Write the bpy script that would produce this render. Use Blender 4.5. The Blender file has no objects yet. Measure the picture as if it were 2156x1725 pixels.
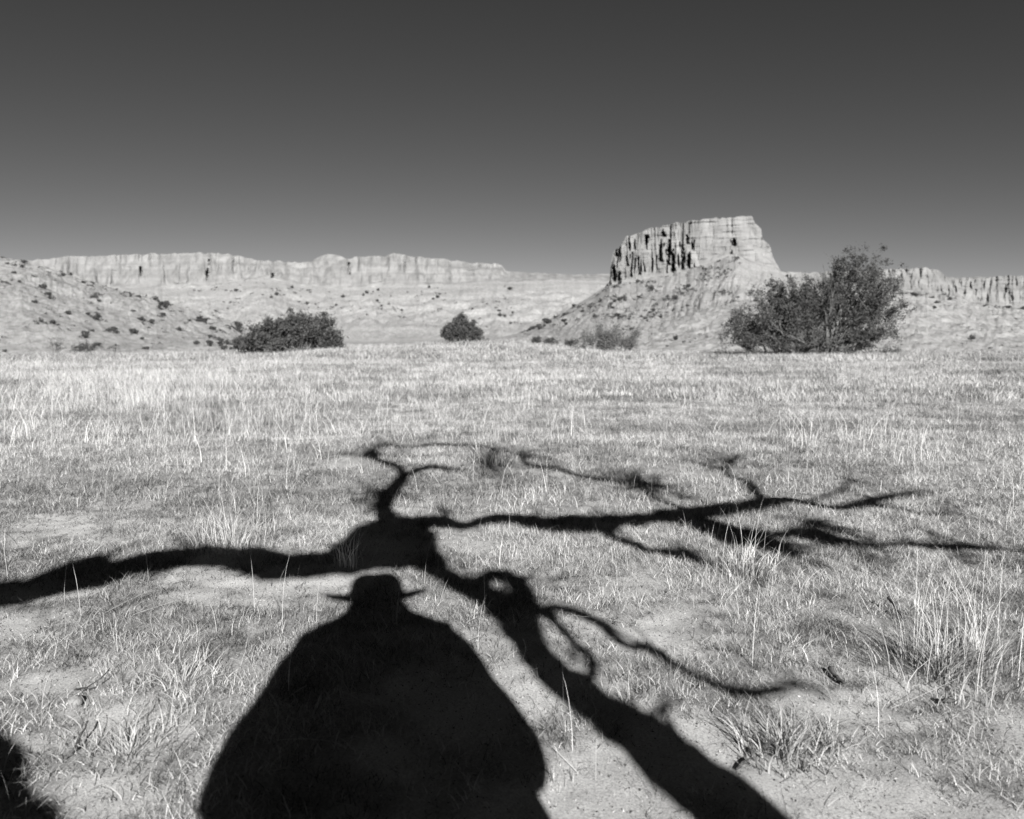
import bpy, math, random
import numpy as np
from mathutils import Vector, Matrix, noise as mn

SC = bpy.context.scene
C = SC.collection
random.seed(11)
rng = np.random.default_rng(7)

# ------------------------------------------------------------------ camera
CAM_H = 1.05
PITCH = math.radians(5.58)
FPX = 1612.0            # focal length measured on a 2156 wide picture
cam_data = bpy.data.cameras.new('camera')
cam_data.lens = 36.0 * FPX / 2156.0
cam_data.sensor_width = 36.0
cam_data.clip_start = 0.02
cam_data.clip_end = 12000
cam_data.dof.use_dof = True
cam_data.dof.focus_distance = 3.2
cam_data.dof.aperture_fstop = 3.4
cam = bpy.data.objects.new('camera', cam_data)
C.objects.link(cam)
cam.location = (0, 0, CAM_H)
cam.rotation_euler = (math.radians(90) - PITCH, 0, 0)
SC.camera = cam

# ------------------------------------------------------------------ sun and sky (light travels towards -10.5 deg, 26.5 deg down)
EL = math.radians(26.5)
AZ = math.radians(-10.5)
AX = np.array([math.sin(AZ), math.cos(AZ), 0.0])      # horizontal direction the shadows run
RX = np.array([math.cos(AZ), -math.sin(AZ), 0.0])     # to the right of that
LDIR = np.array([AX[0] * math.cos(EL), AX[1] * math.cos(EL), -math.sin(EL)])
sd = bpy.data.lights.new('sun', 'SUN')
sd.energy = 4.8
sd.angle = math.radians(0.5)
sd.color = (1.0, 0.985, 0.96)
so = bpy.data.objects.new('sun', sd)
C.objects.link(so)
so.location = (0, -20, 30)
so.rotation_euler = Vector(LDIR).to_track_quat('-Z', 'Y').to_euler()

W = bpy.data.worlds.new('World')
SC.world = W
W.use_nodes = True
nt = W.node_tree
nt.nodes.clear()
out = nt.nodes.new('ShaderNodeOutputWorld')
bg = nt.nodes.new('ShaderNodeBackground')
sky = nt.nodes.new('ShaderNodeTexSky')
sky.sky_type = 'NISHITA'
sky.sun_disc = False
sky.sun_elevation = EL
sky.sun_rotation = math.radians(180) + AZ
sky.altitude = 1900
sky.air_density = 1.0
sky.dust_density = 0.4
sky.ozone_density = 1.0
sep = nt.nodes.new('ShaderNodeSeparateColor')          # the red filter of the black and white film
nt.links.new(sky.outputs[0], sep.inputs[0])
pw = nt.nodes.new('ShaderNodeMath'); pw.operation = 'POWER'; pw.inputs[1].default_value = 1.38
nt.links.new(sep.outputs[0], pw.inputs[0])
fl_ = nt.nodes.new('ShaderNodeMath'); fl_.operation = 'MULTIPLY'; fl_.inputs[1].default_value = 0.205   # light the filter holds back
nt.links.new(pw.outputs[0], fl_.inputs[0])
cb = nt.nodes.new('ShaderNodeCombineColor')
for i in range(3):
    nt.links.new(fl_.outputs[0], cb.inputs[i])
nt.links.new(cb.outputs[0], bg.inputs['Color'])
bg.inputs['Strength'].default_value = 0.05
nt.links.new(bg.outputs[0], out.inputs[0])

SC.view_settings.view_transform = 'Standard'
SC.view_settings.look = 'None'
SC.view_settings.exposure = 1.4
SC.view_settings.gamma = 1.0
SC.view_settings.use_curve_mapping = False
SC.cycles.max_bounces = 4
SC.cycles.diffuse_bounces = 2
SC.cycles.transparent_max_bounces = 4

# ------------------------------------------------------------------ helpers
def tag(o, label=None, cat=None, group=None, kind=None):
    if label: o['label'] = label
    if cat: o['category'] = cat
    if group: o['group'] = group
    if kind: o['kind'] = kind
    return o

def empty(name, loc=(0, 0, 0), rz=0.0):
    o = bpy.data.objects.new(name, None)
    C.objects.link(o)
    o.location = loc
    o.rotation_euler = (0, 0, rz)
    o.empty_display_size = 0.2
    return o

def ray(x, y):
    cx = (x - 1078.0) / FPX
    cy = (862.5 - y) / FPX
    return cx, math.cos(PITCH) + cy * math.sin(PITCH), -math.sin(PITCH) + cy * math.cos(PITCH)

def gnd(x, y, z=0.0):
    dx, dy, dz = ray(x, y)
    t = (z - CAM_H) / dz
    return np.array([dx * t, dy * t, z])

def at(x, y, D):
    """point of the real world at forward distance D along a bearing (x) and elevation (y)"""
    x = np.asarray(x, float); y = np.asarray(y, float); D = np.asarray(D, float)
    cx = (x - 1078.0) / FPX; cy = (862.5 - y) / FPX
    f = np.cos(PITCH) + cy * np.sin(PITCH)
    u = -np.sin(PITCH) + cy * np.cos(PITCH)
    t = D / f
    return np.stack(np.broadcast_arrays(cx * t, D, CAM_H + u * t), -1)

class MB:
    """collects vertices and faces, links them as one mesh object"""
    def __init__(s): s.v = []; s.f = []; s.n = 0
    def add(s, v, f):
        s.v.append(np.asarray(v, float).reshape(-1, 3)); k = s.n
        s.f.extend([tuple(int(i) + k for i in q) for q in f]); s.n += len(s.v[-1])
    def tube(s, pts, rad, sides=8, cap=True, rough=0.0):
        pts = np.asarray(pts, float); n = len(pts)
        rad = np.asarray(rad, float) * np.ones(n)
        T = np.gradient(pts, axis=0); T /= np.linalg.norm(T, axis=1)[:, None] + 1e-9
        up = np.array([0.0, 0, 1.0]) if abs(T[0][2]) < .9 else np.array([1.0, 0, 0])
        N = np.cross(T[0], up); N /= np.linalg.norm(N)
        vs = []; a = np.linspace(0, 2 * math.pi, sides, endpoint=False)
        for i in range(n):
            N = N - T[i] * N.dot(T[i]); N /= np.linalg.norm(N) + 1e-9
            B = np.cross(T[i], N)
            r = rad[i]
            if rough:
                r = r * (1 + rough * np.array([mn.noise(Vector((q * 1.3, i * .35, pts[0][0] * 3))) for q in range(sides)]))
            r = np.ones(sides) * r
            vs.append(pts[i] + (np.cos(a) * r)[:, None] * N + (np.sin(a) * r)[:, None] * B)
        vs = np.concatenate(vs)
        f = []
        for i in range(n - 1):
            for j in range(sides):
                k = (j + 1) % sides
                f.append((i * sides + j, i * sides + k, (i + 1) * sides + k, (i + 1) * sides + j))
        if cap:
            f.append(tuple(range(sides))[::-1]); f.append(tuple(range((n - 1) * sides, n * sides)))
        s.add(vs, f)
    def ball(s, c, r, seg=12, rings=8):
        r = np.asarray(r, float) * np.ones(3)
        vs = [(0, 0, 1)]; f = []
        for i in range(1, rings):
            t = math.pi * i / rings
            for j in range(seg):
                a = 2 * math.pi * j / seg
                vs.append((math.sin(t) * math.cos(a), math.sin(t) * math.sin(a), math.cos(t)))
        vs.append((0, 0, -1))
        for j in range(seg):
            k = (j + 1) % seg
            f.append((0, 1 + j, 1 + k))
            for i in range(rings - 2):
                f.append((1 + i * seg + j, 1 + (i + 1) * seg + j, 1 + (i + 1) * seg + k, 1 + i * seg + k))
            f.append((len(vs) - 1, 1 + (rings - 2) * seg + k, 1 + (rings - 2) * seg + j))
        s.add(np.array(vs) * r + np.asarray(c), f)
    def box(s, c, h):
        c = np.asarray(c, float); h = np.asarray(h, float)
        v = [c + h * np.array(q) for q in [(-1,-1,-1),(1,-1,-1),(1,1,-1),(-1,1,-1),(-1,-1,1),(1,-1,1),(1,1,1),(-1,1,1)]]
        s.add(v, [(0,3,2,1),(4,5,6,7),(0,1,5,4),(1,2,6,5),(2,3,7,6),(3,0,4,7)])
    def build(s, name, mat, parent=None, smooth=True, origin=None):
        v = np.concatenate(s.v)
        if origin is not None: v = v - np.asarray(origin, float)
        me = bpy.data.meshes.new(name)
        me.from_pydata(v.tolist(), [], s.f)
        me.materials.append(mat)
        if smooth: me.polygons.foreach_set('use_smooth', [True] * len(me.polygons))
        me.update()
        o = bpy.data.objects.new(name, me); C.objects.link(o)
        if parent is not None: o.parent = parent
        elif origin is not None: o.location = origin
        return o

def fast_mesh(name, V, F, mat, tone=None, smooth=False, parent=None):
    """V (n,3), F list of int arrays (m,k); a tone per vertex as an attribute"""
    me = bpy.data.meshes.new(name)
    V = np.ascontiguousarray(V, dtype=np.float32)
    me.vertices.add(len(V)); me.vertices.foreach_set('co', V.ravel())
    loops = np.concatenate([f.ravel() for f in F]).astype(np.int32)
    tot = np.concatenate([np.full(len(f), f.shape[1], np.int32) for f in F])
    start = np.concatenate([[0], np.cumsum(tot)[:-1]]).astype(np.int32)
    me.loops.add(len(loops)); me.loops.foreach_set('vertex_index', loops)
    me.polygons.add(len(tot)); me.polygons.foreach_set('loop_start', start); me.polygons.foreach_set('loop_total', tot)
    if tone is not None:
        at_ = me.attributes.new('tone', 'FLOAT', 'POINT')
        at_.data.foreach_set('value', np.ascontiguousarray(tone, dtype=np.float32))
    me.materials.append(mat)
    me.update(calc_edges=True)
    if smooth: me.polygons.foreach_set('use_smooth', np.ones(len(tot), bool))
    o = bpy.data.objects.new(name, me); C.objects.link(o)
    if parent is not None: o.parent = parent
    return o

# value noise, vectorised
_G = rng.random((512, 512))
def vn(x, y, seed=0):
    x = np.asarray(x, float) + seed * 37.17; y = np.asarray(y, float) + seed * 91.3
    xi = np.floor(x).astype(int); yi = np.floor(y).astype(int)
    fx = x - xi; fy = y - yi
    fx = fx * fx * (3 - 2 * fx); fy = fy * fy * (3 - 2 * fy)
    a = _G[xi % 512, yi % 512]; b = _G[(xi + 1) % 512, yi % 512]
    c = _G[xi % 512, (yi + 1) % 512]; d = _G[(xi + 1) % 512, (yi + 1) % 512]
    return (a * (1 - fx) + b * fx) * (1 - fy) + (c * (1 - fx) + d * fx) * fy
def fbm(x, y, o=4, seed=0):
    s = 0; a = 1; t = 0
    for i in range(o):
        s = s + a * vn(np.asarray(x) * 2 ** i, np.asarray(y) * 2 ** i, seed + i); t += a; a *= .5
    return s / t

# ------------------------------------------------------------------ materials
def new_mat(name, rough=0.9):
    m = bpy.data.materials.new(name); m.use_nodes = True
    b = m.node_tree.nodes['Principled BSDF']
    b.inputs['Roughness'].default_value = rough
    b.inputs['Specular IOR Level'].default_value = 0.08
    return m, m.node_tree, b

def noise_mat(name, lo, hi, scale, detail=6, bump=0.3, bscale=None, rough=0.9, dist=0.05, stops=(.35, .65), second=None):
    m, t, b = new_mat(name, rough)
    tc = t.nodes.new('ShaderNodeTexCoord')
    n = t.nodes.new('ShaderNodeTexNoise'); n.inputs['Scale'].default_value = scale; n.inputs['Detail'].default_value = detail
    n.inputs['Roughness'].default_value = .65
    t.links.new(tc.outputs['Object'], n.inputs['Vector'])
    r = t.nodes.new('ShaderNodeValToRGB')
    r.color_ramp.elements[0].position = stops[0]; r.color_ramp.elements[0].color = (lo, lo, lo, 1)
    r.color_ramp.elements[1].position = stops[1]; r.color_ramp.elements[1].color = (hi, hi, hi, 1)
    t.links.new(n.outputs['Fac'], r.inputs[0])
    col = r.outputs[0]
    if second:
        sc2, lo2, hi2 = second
        n3 = t.nodes.new('ShaderNodeTexNoise'); n3.inputs['Scale'].default_value = sc2; n3.inputs['Detail'].default_value = 3
        t.links.new(tc.outputs['Object'], n3.inputs['Vector'])
        mr = t.nodes.new('ShaderNodeMapRange'); mr.inputs[1].default_value = .3; mr.inputs[2].default_value = .7
        mr.inputs[3].default_value = lo2; mr.inputs[4].default_value = hi2
        t.links.new(n3.outputs['Fac'], mr.inputs[0])
        mx = t.nodes.new('ShaderNodeVectorMath'); mx.operation = 'SCALE'
        t.links.new(col, mx.inputs[0]); t.links.new(mr.outputs[0], mx.inputs['Scale'])
        col = mx.outputs[0]
    t.links.new(col, b.inputs['Base Color'])
    n2 = t.nodes.new('ShaderNodeTexNoise'); n2.inputs['Scale'].default_value = bscale or scale * 2; n2.inputs['Detail'].default_value = 8
    n2.inputs['Roughness'].default_value = .7
    t.links.new(tc.outputs['Object'], n2.inputs['Vector'])
    bp = t.nodes.new('ShaderNodeBump'); bp.inputs['Strength'].default_value = bump; bp.inputs['Distance'].default_value = dist
    t.links.new(n2.outputs['Fac'], bp.inputs['Height']); t.links.new(bp.outputs[0], b.inputs['Normal'])
    return m

def tone_mat(name, lo, hi, rough=.8):
    m, t, b = new_mat(name, rough)
    a = t.nodes.new('ShaderNodeAttribute'); a.attribute_name = 'tone'
    mr = t.nodes.new('ShaderNodeMapRange')
    mr.inputs[3].default_value = lo; mr.inputs[4].default_value = hi
    t.links.new(a.outputs['Fac'], mr.inputs[0])
    t.links.new(mr.outputs[0], b.inputs['Base Color'])
    return m

def rock_mat(name, lo, hi, strata=.06, nscale=.05, debris=1.0):
    """pale sandstone with level strata and stains"""
    m, t, b = new_mat(name, .95)
    tc = t.nodes.new('ShaderNodeTexCoord')
    mp = t.nodes.new('ShaderNodeMapping'); mp.inputs['Scale'].default_value = (.012, .012, strata * 4)
    t.links.new(tc.outputs['Object'], mp.inputs[0])
    n = t.nodes.new('ShaderNodeTexNoise'); n.inputs['Scale'].default_value = 1; n.inputs['Detail'].default_value = 5
    t.links.new(mp.outputs[0], n.inputs['Vector'])
    n2 = t.nodes.new('ShaderNodeTexNoise'); n2.inputs['Scale'].default_value = nscale; n2.inputs['Detail'].default_value = 9
    n2.inputs['Roughness'].default_value = .7
    t.links.new(tc.outputs['Object'], n2.inputs['Vector'])
    ad = t.nodes.new('ShaderNodeMath'); ad.operation = 'ADD'
    t.links.new(n.outputs['Fac'], ad.inputs[0]); t.links.new(n2.outputs['Fac'], ad.inputs[1])
    mr = t.nodes.new('ShaderNodeMapRange'); mr.inputs[1].default_value = .7; mr.inputs[2].default_value = 1.3
    mr.inputs[3].default_value = lo; mr.inputs[4].default_value = hi
    t.links.new(ad.outputs[0], mr.inputs[0])
    # loose debris (tone 1) is paler soil with rubble and low brush; cliff faces (tone 0) carry vertical stains
    a = t.nodes.new('ShaderNodeAttribute'); a.attribute_name = 'tone'
    n4 = t.nodes.new('ShaderNodeTexNoise'); n4.inputs['Scale'].default_value = .55; n4.inputs['Detail'].default_value = 5; n4.inputs['Roughness'].default_value = .75
    t.links.new(tc.outputs['Object'], n4.inputs['Vector'])
    m4 = t.nodes.new('ShaderNodeMapRange'); m4.inputs[1].default_value = .36; m4.inputs[2].default_value = .56
    m4.inputs[3].default_value = .72 * debris; m4.inputs[4].default_value = 1.12 * debris
    t.links.new(n4.outputs['Fac'], m4.inputs[0])
    mp5 = t.nodes.new('ShaderNodeMapping'); mp5.inputs['Scale'].default_value = (.16, .16, .012)
    t.links.new(tc.outputs['Object'], mp5.inputs[0])
    n5 = t.nodes.new('ShaderNodeTexNoise'); n5.inputs['Scale'].default_value = 1; n5.inputs['Detail'].default_value = 5
    t.links.new(mp5.outputs[0], n5.inputs['Vector'])
    m5 = t.nodes.new('ShaderNodeMapRange'); m5.inputs[1].default_value = .35; m5.inputs[2].default_value = .6
    m5.inputs[3].default_value = .80; m5.inputs[4].default_value = 1.12
    t.links.new(n5.outputs['Fac'], m5.inputs[0])
    mx = t.nodes.new('ShaderNodeMix'); mx.data_type = 'FLOAT'
    t.links.new(a.outputs['Fac'], mx.inputs[0]); t.links.new(m5.outputs[0], mx.inputs[2]); t.links.new(m4.outputs[0], mx.inputs[3])
    mu = t.nodes.new('ShaderNodeMath'); mu.operation = 'MULTIPLY'
    t.links.new(mr.outputs[0], mu.inputs[0]); t.links.new(mx.outputs[0], mu.inputs[1])
    t.links.new(mu.outputs[0], b.inputs['Base Color'])
    n3 = t.nodes.new('ShaderNodeTexNoise'); n3.inputs['Scale'].default_value = .35; n3.inputs['Detail'].default_value = 8
    n3.inputs['Roughness'].default_value = .75
    t.links.new(tc.outputs['Object'], n3.inputs['Vector'])
    bp = t.nodes.new('ShaderNodeBump'); bp.inputs['Strength'].default_value = .8; bp.inputs['Distance'].default_value = 1.6
    t.links.new(n3.outputs['Fac'], bp.inputs['Height']); t.links.new(bp.outputs[0], b.inputs['Normal'])
    return m

M_sand = noise_mat('sandy_ground', .24, .46, 170, 6, .7, 260, dist=.005, second=(2.2, .88, 1.08))
_t = M_sand.node_tree; _b = _t.nodes['Principled BSDF']     # matted litter darkens the grassy places
_src = _b.inputs['Base Color'].links[0].from_socket
_a = _t.nodes.new('ShaderNodeAttribute'); _a.attribute_name = 'tone'
_m = _t.nodes.new('ShaderNodeMapRange'); _m.inputs[3].default_value = 1.0; _m.inputs[4].default_value = .62
_t.links.new(_a.outputs['Fac'], _m.inputs[0])
_v = _t.nodes.new('ShaderNodeVectorMath'); _v.operation = 'SCALE'
_t.links.new(_src, _v.inputs[0]); _t.links.new(_m.outputs[0], _v.inputs['Scale']); _t.links.new(_v.outputs[0], _b.inputs['Base Color'])
M_rock = rock_mat('sandstone', .135, .20, debris=1.45)
M_mesa = rock_mat('mesa_sandstone', .13, .21, debris=1.3)
M_hill = rock_mat('hill_soil', .20, .27, .01, .08, debris=1.15)
M_grass = tone_mat('dry_grass', .035, .52)
M_stalk = tone_mat('straw', .22, .52)
M_leaf = tone_mat('shrub_leaf', .018, .085)
M_leaf_pale = tone_mat('pale_shrub_leaf', .04, .14)
M_jun = tone_mat('juniper_leaf', .02, .06)
M_bark = noise_mat('grey_bark', .08, .22, 30, 6, .8, 45, dist=.02)
M_bark_far = noise_mat('shrub_bark', .05, .14, 8, 3, .2)
M_stick = noise_mat('dark_twig', .03, .09, 60, 4, .5, 90, dist=.002)
M_stone = noise_mat('rough_sandstone', .14, .30, 5, 8, .9, 18, dist=.03)
M_coat = noise_mat('coat_canvas', .04, .07, 90, 4, .4, 400, dist=.001)
M_jeans = noise_mat('jeans_denim', .05, .09, 120, 3, .3, 500, dist=.001)
M_hat = noise_mat('felt_hat', .03, .05, 60, 4, .3, 300, dist=.001)
M_skin = noise_mat('skin', .38, .44, 30, 3, .1, 200, dist=.001, rough=.6)
M_hair = noise_mat('hair', .03, .06, 120, 3, .6, 300, dist=.002)
M_leather = noise_mat('boot_leather', .03, .06, 40, 4, .3, 200, dist=.001, rough=.5)
M_black = noise_mat('camera_body', .02, .035, 200, 3, .3, 500, dist=.0005, rough=.5)
M_metal, _t, _b = new_mat('camera_metal', .35); _b.inputs['Metallic'].default_value = 1; _b.inputs['Base Color'].default_value = (.5, .5, .5, 1)
M_glass, _t, _b = new_mat('lens_glass', .05); _b.inputs['Base Color'].default_value = (.01, .01, .01, 1); _b.inputs['Specular IOR Level'].default_value = .5
M_eye, _t, _b = new_mat('eye', .2); _b.inputs['Base Color'].default_value = (.5, .5, .5, 1)

# ------------------------------------------------------------------ ground: one sheet out to the horizon
EDGE_X = [-600, 50, 300, 560, 700, 900, 1060, 1200, 1350, 1500, 1700, 1950, 2100, 2800]
EDGE_Y = [744, 744, 741, 739, 728, 722, 716, 727, 738, 741, 741, 737, 741, 743]
D_EDGE = 58.0
def cover(x, y):
    c = fbm(x * 2.6, y * 2.6, 4, 21)
    c2 = fbm(x * .45, y * .45, 2, 31)
    return np.clip((c - .5) * 5.0 + (c2 - .5) * .8 + .76 + np.clip(x * .5, 0, .5) + np.clip((y - 2.6) / 2.5, 0, 1) * .9, 0, 1)
def ground_z(x, y):
    x = np.asarray(x, float); y = np.asarray(y, float)
    d = np.maximum(y, 1.0)
    px = 1078 + x / d * FPX
    ye = np.interp(px, EDGE_X, EDGE_Y)
    ze = CAM_H - (ye - 705) / FPX * D_EDGE - .10
    s = np.clip((y - 26) / (D_EDGE - 26), 0, 1); s = s * s * (3 - 2 * s)
    fall = np.clip((y - D_EDGE - 4) / 25, 0, 1); fall = fall * fall * (3 - 2 * fall)
    z = ze * s * (1 - fall) - 3.0 * fall
    near = np.clip((y - 2) / 6, 0, 1)
    z = z + (fbm(x * .35, y * .35, 4, 3) - .5) * (.05 + .12 * near) * (1 - fall)
    z = z + (fbm(x * 5, y * 5, 3, 9) - .5) * .030 * np.clip(1.6 - y / 12, 0, 1)
    z = z + np.clip(fbm(x * 14, y * 14, 3, 19) - .42, 0, 1) * .045 * np.clip(1.5 - y / 8, 0, 1) * (.25 + .75 * cover(x, y))
    return z

def axis(fine0, fine1, step, grow, lo, hi):
    a = list(np.arange(fine0, fine1 + 1e-6, step))
    s = step
    while a[-1] < hi: s *= grow; a.append(a[-1] + s)
    s = step
    while a[0] > lo: s *= grow; a.insert(0, a[0] - s)
    return np.array(a)
gx = axis(-3.2, 3.2, .022, 1.022, -6000, 6000)
gy = axis(1.0, 6.0, .022, 1.018, -6000, 9000)
GX, GY = np.meshgrid(gx, gy)
GZ = ground_z(GX, GY)
GZ = np.where(GY < 0, (fbm(GX * .35, GY * .35, 4, 3) - .5) * .05, GZ)
nx, ny = len(gx), len(gy)
I = np.arange(nx * ny).reshape(ny, nx)
Fq = np.stack([I[:-1, :-1], I[:-1, 1:], I[1:, 1:], I[1:, :-1]], -1).reshape(-1, 4)
g = fast_mesh('ground', np.stack([GX, GY, GZ], -1).reshape(-1, 3), [Fq], M_sand, tone=cover(GX, GY).ravel(), smooth=True)
tag(g, kind='structure')

# ------------------------------------------------------------------ cliffs, mesa and hills
def grid_obj(name, P, mat, smooth=True, tone=None):
    r, c = P.shape[:2]
    I = np.arange(r * c).reshape(r, c)
    F = np.stack([I[:-1, :-1], I[:-1, 1:], I[1:, 1:], I[1:, :-1]], -1).reshape(-1, 4)
    o = fast_mesh(name, P.reshape(-1, 3), [F], mat, smooth=smooth, tone=np.ones(r * c) if tone is None else np.repeat(tone, c))
    tag(o, kind='structure')
    return o

def escarpment(name, xs, yt, yb, Dtoe, Dbase, Dtop, mat, z_toe=-3.0, fiss=(), rib=1.0, rib_px=9, gully=1.0, gully_px=22,
               back=260, n_tal=110, n_clf=70, steps=4, seed=1, fdepth=9.0, slant=0.0, stepw=.6, rim_r=1.0, col=0.0, flw=None, ledge=.28):
    """rows run from the foot of the debris slope, up the cliff and over the level top"""
    xs = np.asarray(xs, float)
    rg = rim_r * np.clip((yb - yt) / 20, 0, 1)
    yt = yt + (fbm(xs / 14, xs * 0, 4, seed + 5) - .5) * 5 * rim_r + (np.floor(vn(xs / 7, xs * 0, seed + 6) * 3) / 3 - .5) * 3.2 * rg
    yb = yb + (fbm(xs / 16, xs * 0, 4, seed + 8) - .5) * 9 * rg
    P = []
    Pb = at(xs, yb, Dbase)
    zb = Pb[:, 2]
    gul = fbm(xs / gully_px, xs * 0 + 3, 4, seed)
    for i in range(n_tal):
        v = i / (n_tal - 1)
        D = Dtoe + (Dbase - Dtoe) * v
        z = z_toe + (zb - z_toe) * (v ** 1.35)
        X = (xs - 1078) / FPX * D / math.cos(PITCH)
        wob = 4.0 * np.sin(v * 3 + xs / 90)
        gg = fbm((xs + wob + slant * (1 - v) * 90) / gully_px + 2.2 * fbm(xs / 60, v * 3 + xs * 0, 3, seed + 40), v * 3.2 + xs * 0, 4, seed) - .5
        env = math.sin(math.pi * min(v * 1.02, 1)) ** .7
        z = z + gg * 4.2 * gully * env + (fbm(X * .07, D * .07 + X * 0, 5, seed + 2) - .5) * 5.0 * env * gully + np.abs(fbm(X * .45, D * .45 + X * 0, 3, seed + 4) - .5) * 2.6 * env
        P.append(np.stack([X, D + 0 * X, z], -1))
    for i in range(1, n_clf + 1):
        v = i / n_clf
        y = yb + (yt - yb) * v
        q = v * steps
        st = (math.floor(q) + min(1, (q - math.floor(q)) * 4 if q - math.floor(q) < .25 else 1)) / steps
        hgt = np.clip((yb - yt) / 30, 0, 1)
        D = Dbase + (Dtop - Dbase) * ((1 - stepw) * v + stepw * min(st, 1))
        r = fbm(xs / rib_px, xs * 0 + v * 1.6, 4, seed + 7) - .5
        r2 = np.abs(fbm(xs / (rib_px * 2.6), xs * 0 + v * .5, 3, seed + 11) - .5) * 2
        cn = vn(xs / (rib_px * .55) + 1.2 * fbm(xs / 30, v * 2 + xs * 0, 2, seed + 15), v * 1.1 + xs * 0, seed + 13)
        dd = (r * 9 + r2 * 7 - 2 + col * np.clip(.32 - cn, 0, 1) * 22) * rib * hgt * min(1, v * 6) * (1 if flw is None else flw)
        dd = dd + (vn(y / 4.6 + xs * .012, xs / 45) - .5) * 4.5 * hgt * ledge + (vn(y / 1.8, xs / 16) - .5) * 1.6 * hgt * ledge
        for (fx, y0, y1, w) in fiss:
            yy = np.clip((y - y0) / 3, 0, 1) * np.clip((y1 - y) / 4, 0, 1)
            c = fx + np.sin(y * .11 + fx) * .8
            wv = w * (.8 + .12 * np.sin(y * .2 + fx * 2))
            tq = np.clip((y - y0) / (y1 - y0), 0, 1)
            hh = (fx * 7.3) % 1.0
            tp = tq if hh < .4 else (1 - tq if hh < .65 else np.sin(math.pi * tq))
            wv = wv * (.30 + .95 * tp ** .8)
            off = (xs - c) + (fbm(xs * .5, y * .22, 3, seed + int(fx) % 17) - .5) * (w * 1.1)
            dd = dd + fdepth * np.exp(-np.abs(off / (wv * .5 + .2)) ** 3) * yy * (.75 + .5 * vn(y * .12, y * 0 + fx))
        d = D + dd
        P.append(at(xs, y, d))
    top = P[-1]
    for k in range(1, 7):
        f = k / 6
        D = top[:, 1] + back * f
        z = top[:, 2] + (fbm(xs / 20, xs * 0 + f * 3, 3, seed + 3) - .5) * 3 * (f > .2) - 2.0 * f
        P.append(np.stack([top[:, 0] * D / top[:, 1], D, z], -1))
    D = P[-1][:, 1] + 40
    P.append(np.stack([P[-1][:, 0], D, np.full(len(xs), -12.0)], -1))
    P = np.array(P)
    tn = np.ones(len(P)); tn[n_tal - 1] = .5; tn[n_tal:n_tal + n_clf] = 0; tn[n_tal:n_tal + 2] = .2
    return grid_obj(name, P, mat, tone=tn), P

# far escarpment across the whole view
xs = np.arange(-700, 2900, 2.2)
yt = np.interp(xs, [-700, -200, 57, 110, 130, 180, 250, 420, 480, 510, 540, 600, 655, 700, 725, 740, 790, 812, 830, 850, 870, 930, 980, 1040, 1056, 1066, 1100, 1200, 1283, 1400, 1700, 2200, 2900],
               [560, 552, 549, 546, 541, 540, 537, 533, 535, 541, 549, 552, 553, 549, 547, 543, 540, 539, 534, 537, 541, 545, 552, 556, 559, 571, 574, 578, 578, 580, 584, 584, 580])
yb = np.interp(xs, [-700, 57, 250, 430, 520, 560, 640, 700, 770, 850, 950, 1050, 1150, 1283, 1500, 2900],
               [600, 600, 606, 604, 592, 584, 600, 606, 604, 600, 598, 592, 590, 592, 592, 592])
fl = [(296, 560, 583, 3.5), (436, 564, 592, 4), (440, 545, 560, 2.5), (150, 574, 592, 5), (575, 575, 600, 4), (735, 552, 585, 3)]
cl, PC = escarpment('cliffs', xs, yt, yb, 440, 690, 715, M_rock, fiss=fl, rib=1.1, rib_px=12, gully=1.5, gully_px=34, col=.3, rim_r=.8, steps=3, seed=2, fdepth=16, stepw=.22)
# low domed knoll standing on the plateau behind the rim
xs = np.arange(640, 770, 1.5)
kt = 556 - 20 * np.clip(np.sin(np.clip((xs - 655) / 82, 0, 1) * math.pi), 0, 1) ** .55
escarpment('hills', xs, kt, kt * 0 + 557, 760, 850, 870, M_rock, z_toe=55, rib=.4, rim_r=.3, n_tal=8, n_clf=14, seed=9, back=100, steps=1)

# mesa
xs = np.concatenate([np.arange(1040, 1275, 1.6), np.arange(1275, 1650, .62), np.arange(1650, 1980, 1.8)])
m_t = np.interp(xs, [1040, 1110, 1180, 1250, 1281, 1284, 1287, 1291, 1297, 1303, 1312, 1318, 1327, 1338, 1352, 1358, 1400, 1450, 1500, 1530, 1560, 1582, 1585, 1590, 1600, 1603, 1606, 1619, 1623, 1627, 1637, 1645, 1700, 1760, 1850, 1980],
                [715, 695, 660, 619, 597, 588, 550, 532, 523, 520, 507, 499, 496, 490, 486, 482, 474, 465, 460, 457, 454, 453, 456, 470, 477, 484, 504, 514, 522, 541, 556, 571, 576, 592, 640, 690])
m_b = np.interp(xs, [1040, 1110, 1180, 1250, 1281, 1300, 1330, 1370, 1410, 1440, 1468, 1498, 1522, 1540, 1560, 1600, 1637, 1645, 1700, 1760, 1850, 1980],
                [716, 696, 661, 620, 598, 597, 592, 584, 578, 572, 560, 550, 540, 536, 546, 560, 572, 574, 578, 594, 642, 692])
mf = [(1298, 518, 542, 5), (1305, 515, 551, 5), (1293, 556, 595, 8), (1304, 570, 594, 7), (1321, 536, 562, 4.5), (1337, 503, 527, 3.5),
      (1362, 494, 526, 6), (1397, 482, 500, 7), (1391, 513, 553, 7), (1409, 503, 560, 6.5), (1417, 524, 574, 8), (1438, 522, 570, 7.5),
      (1447, 494, 516, 6), (1451, 530, 567, 8), (1546, 501, 520, 8.5), (1541, 526, 546, 5), (1373, 540, 575, 3), (1345, 540, 580, 3),
      (1462, 505, 530, 3), (1330, 545, 585, 3.5)]
_rr = random.Random(5)
mf += [(_rr.uniform(1300, 1470), _y, _y + _rr.uniform(10, 34), _rr.uniform(1.6, 2.8)) for _y in [_rr.uniform(495, 560) for _ in range(26)]]
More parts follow.
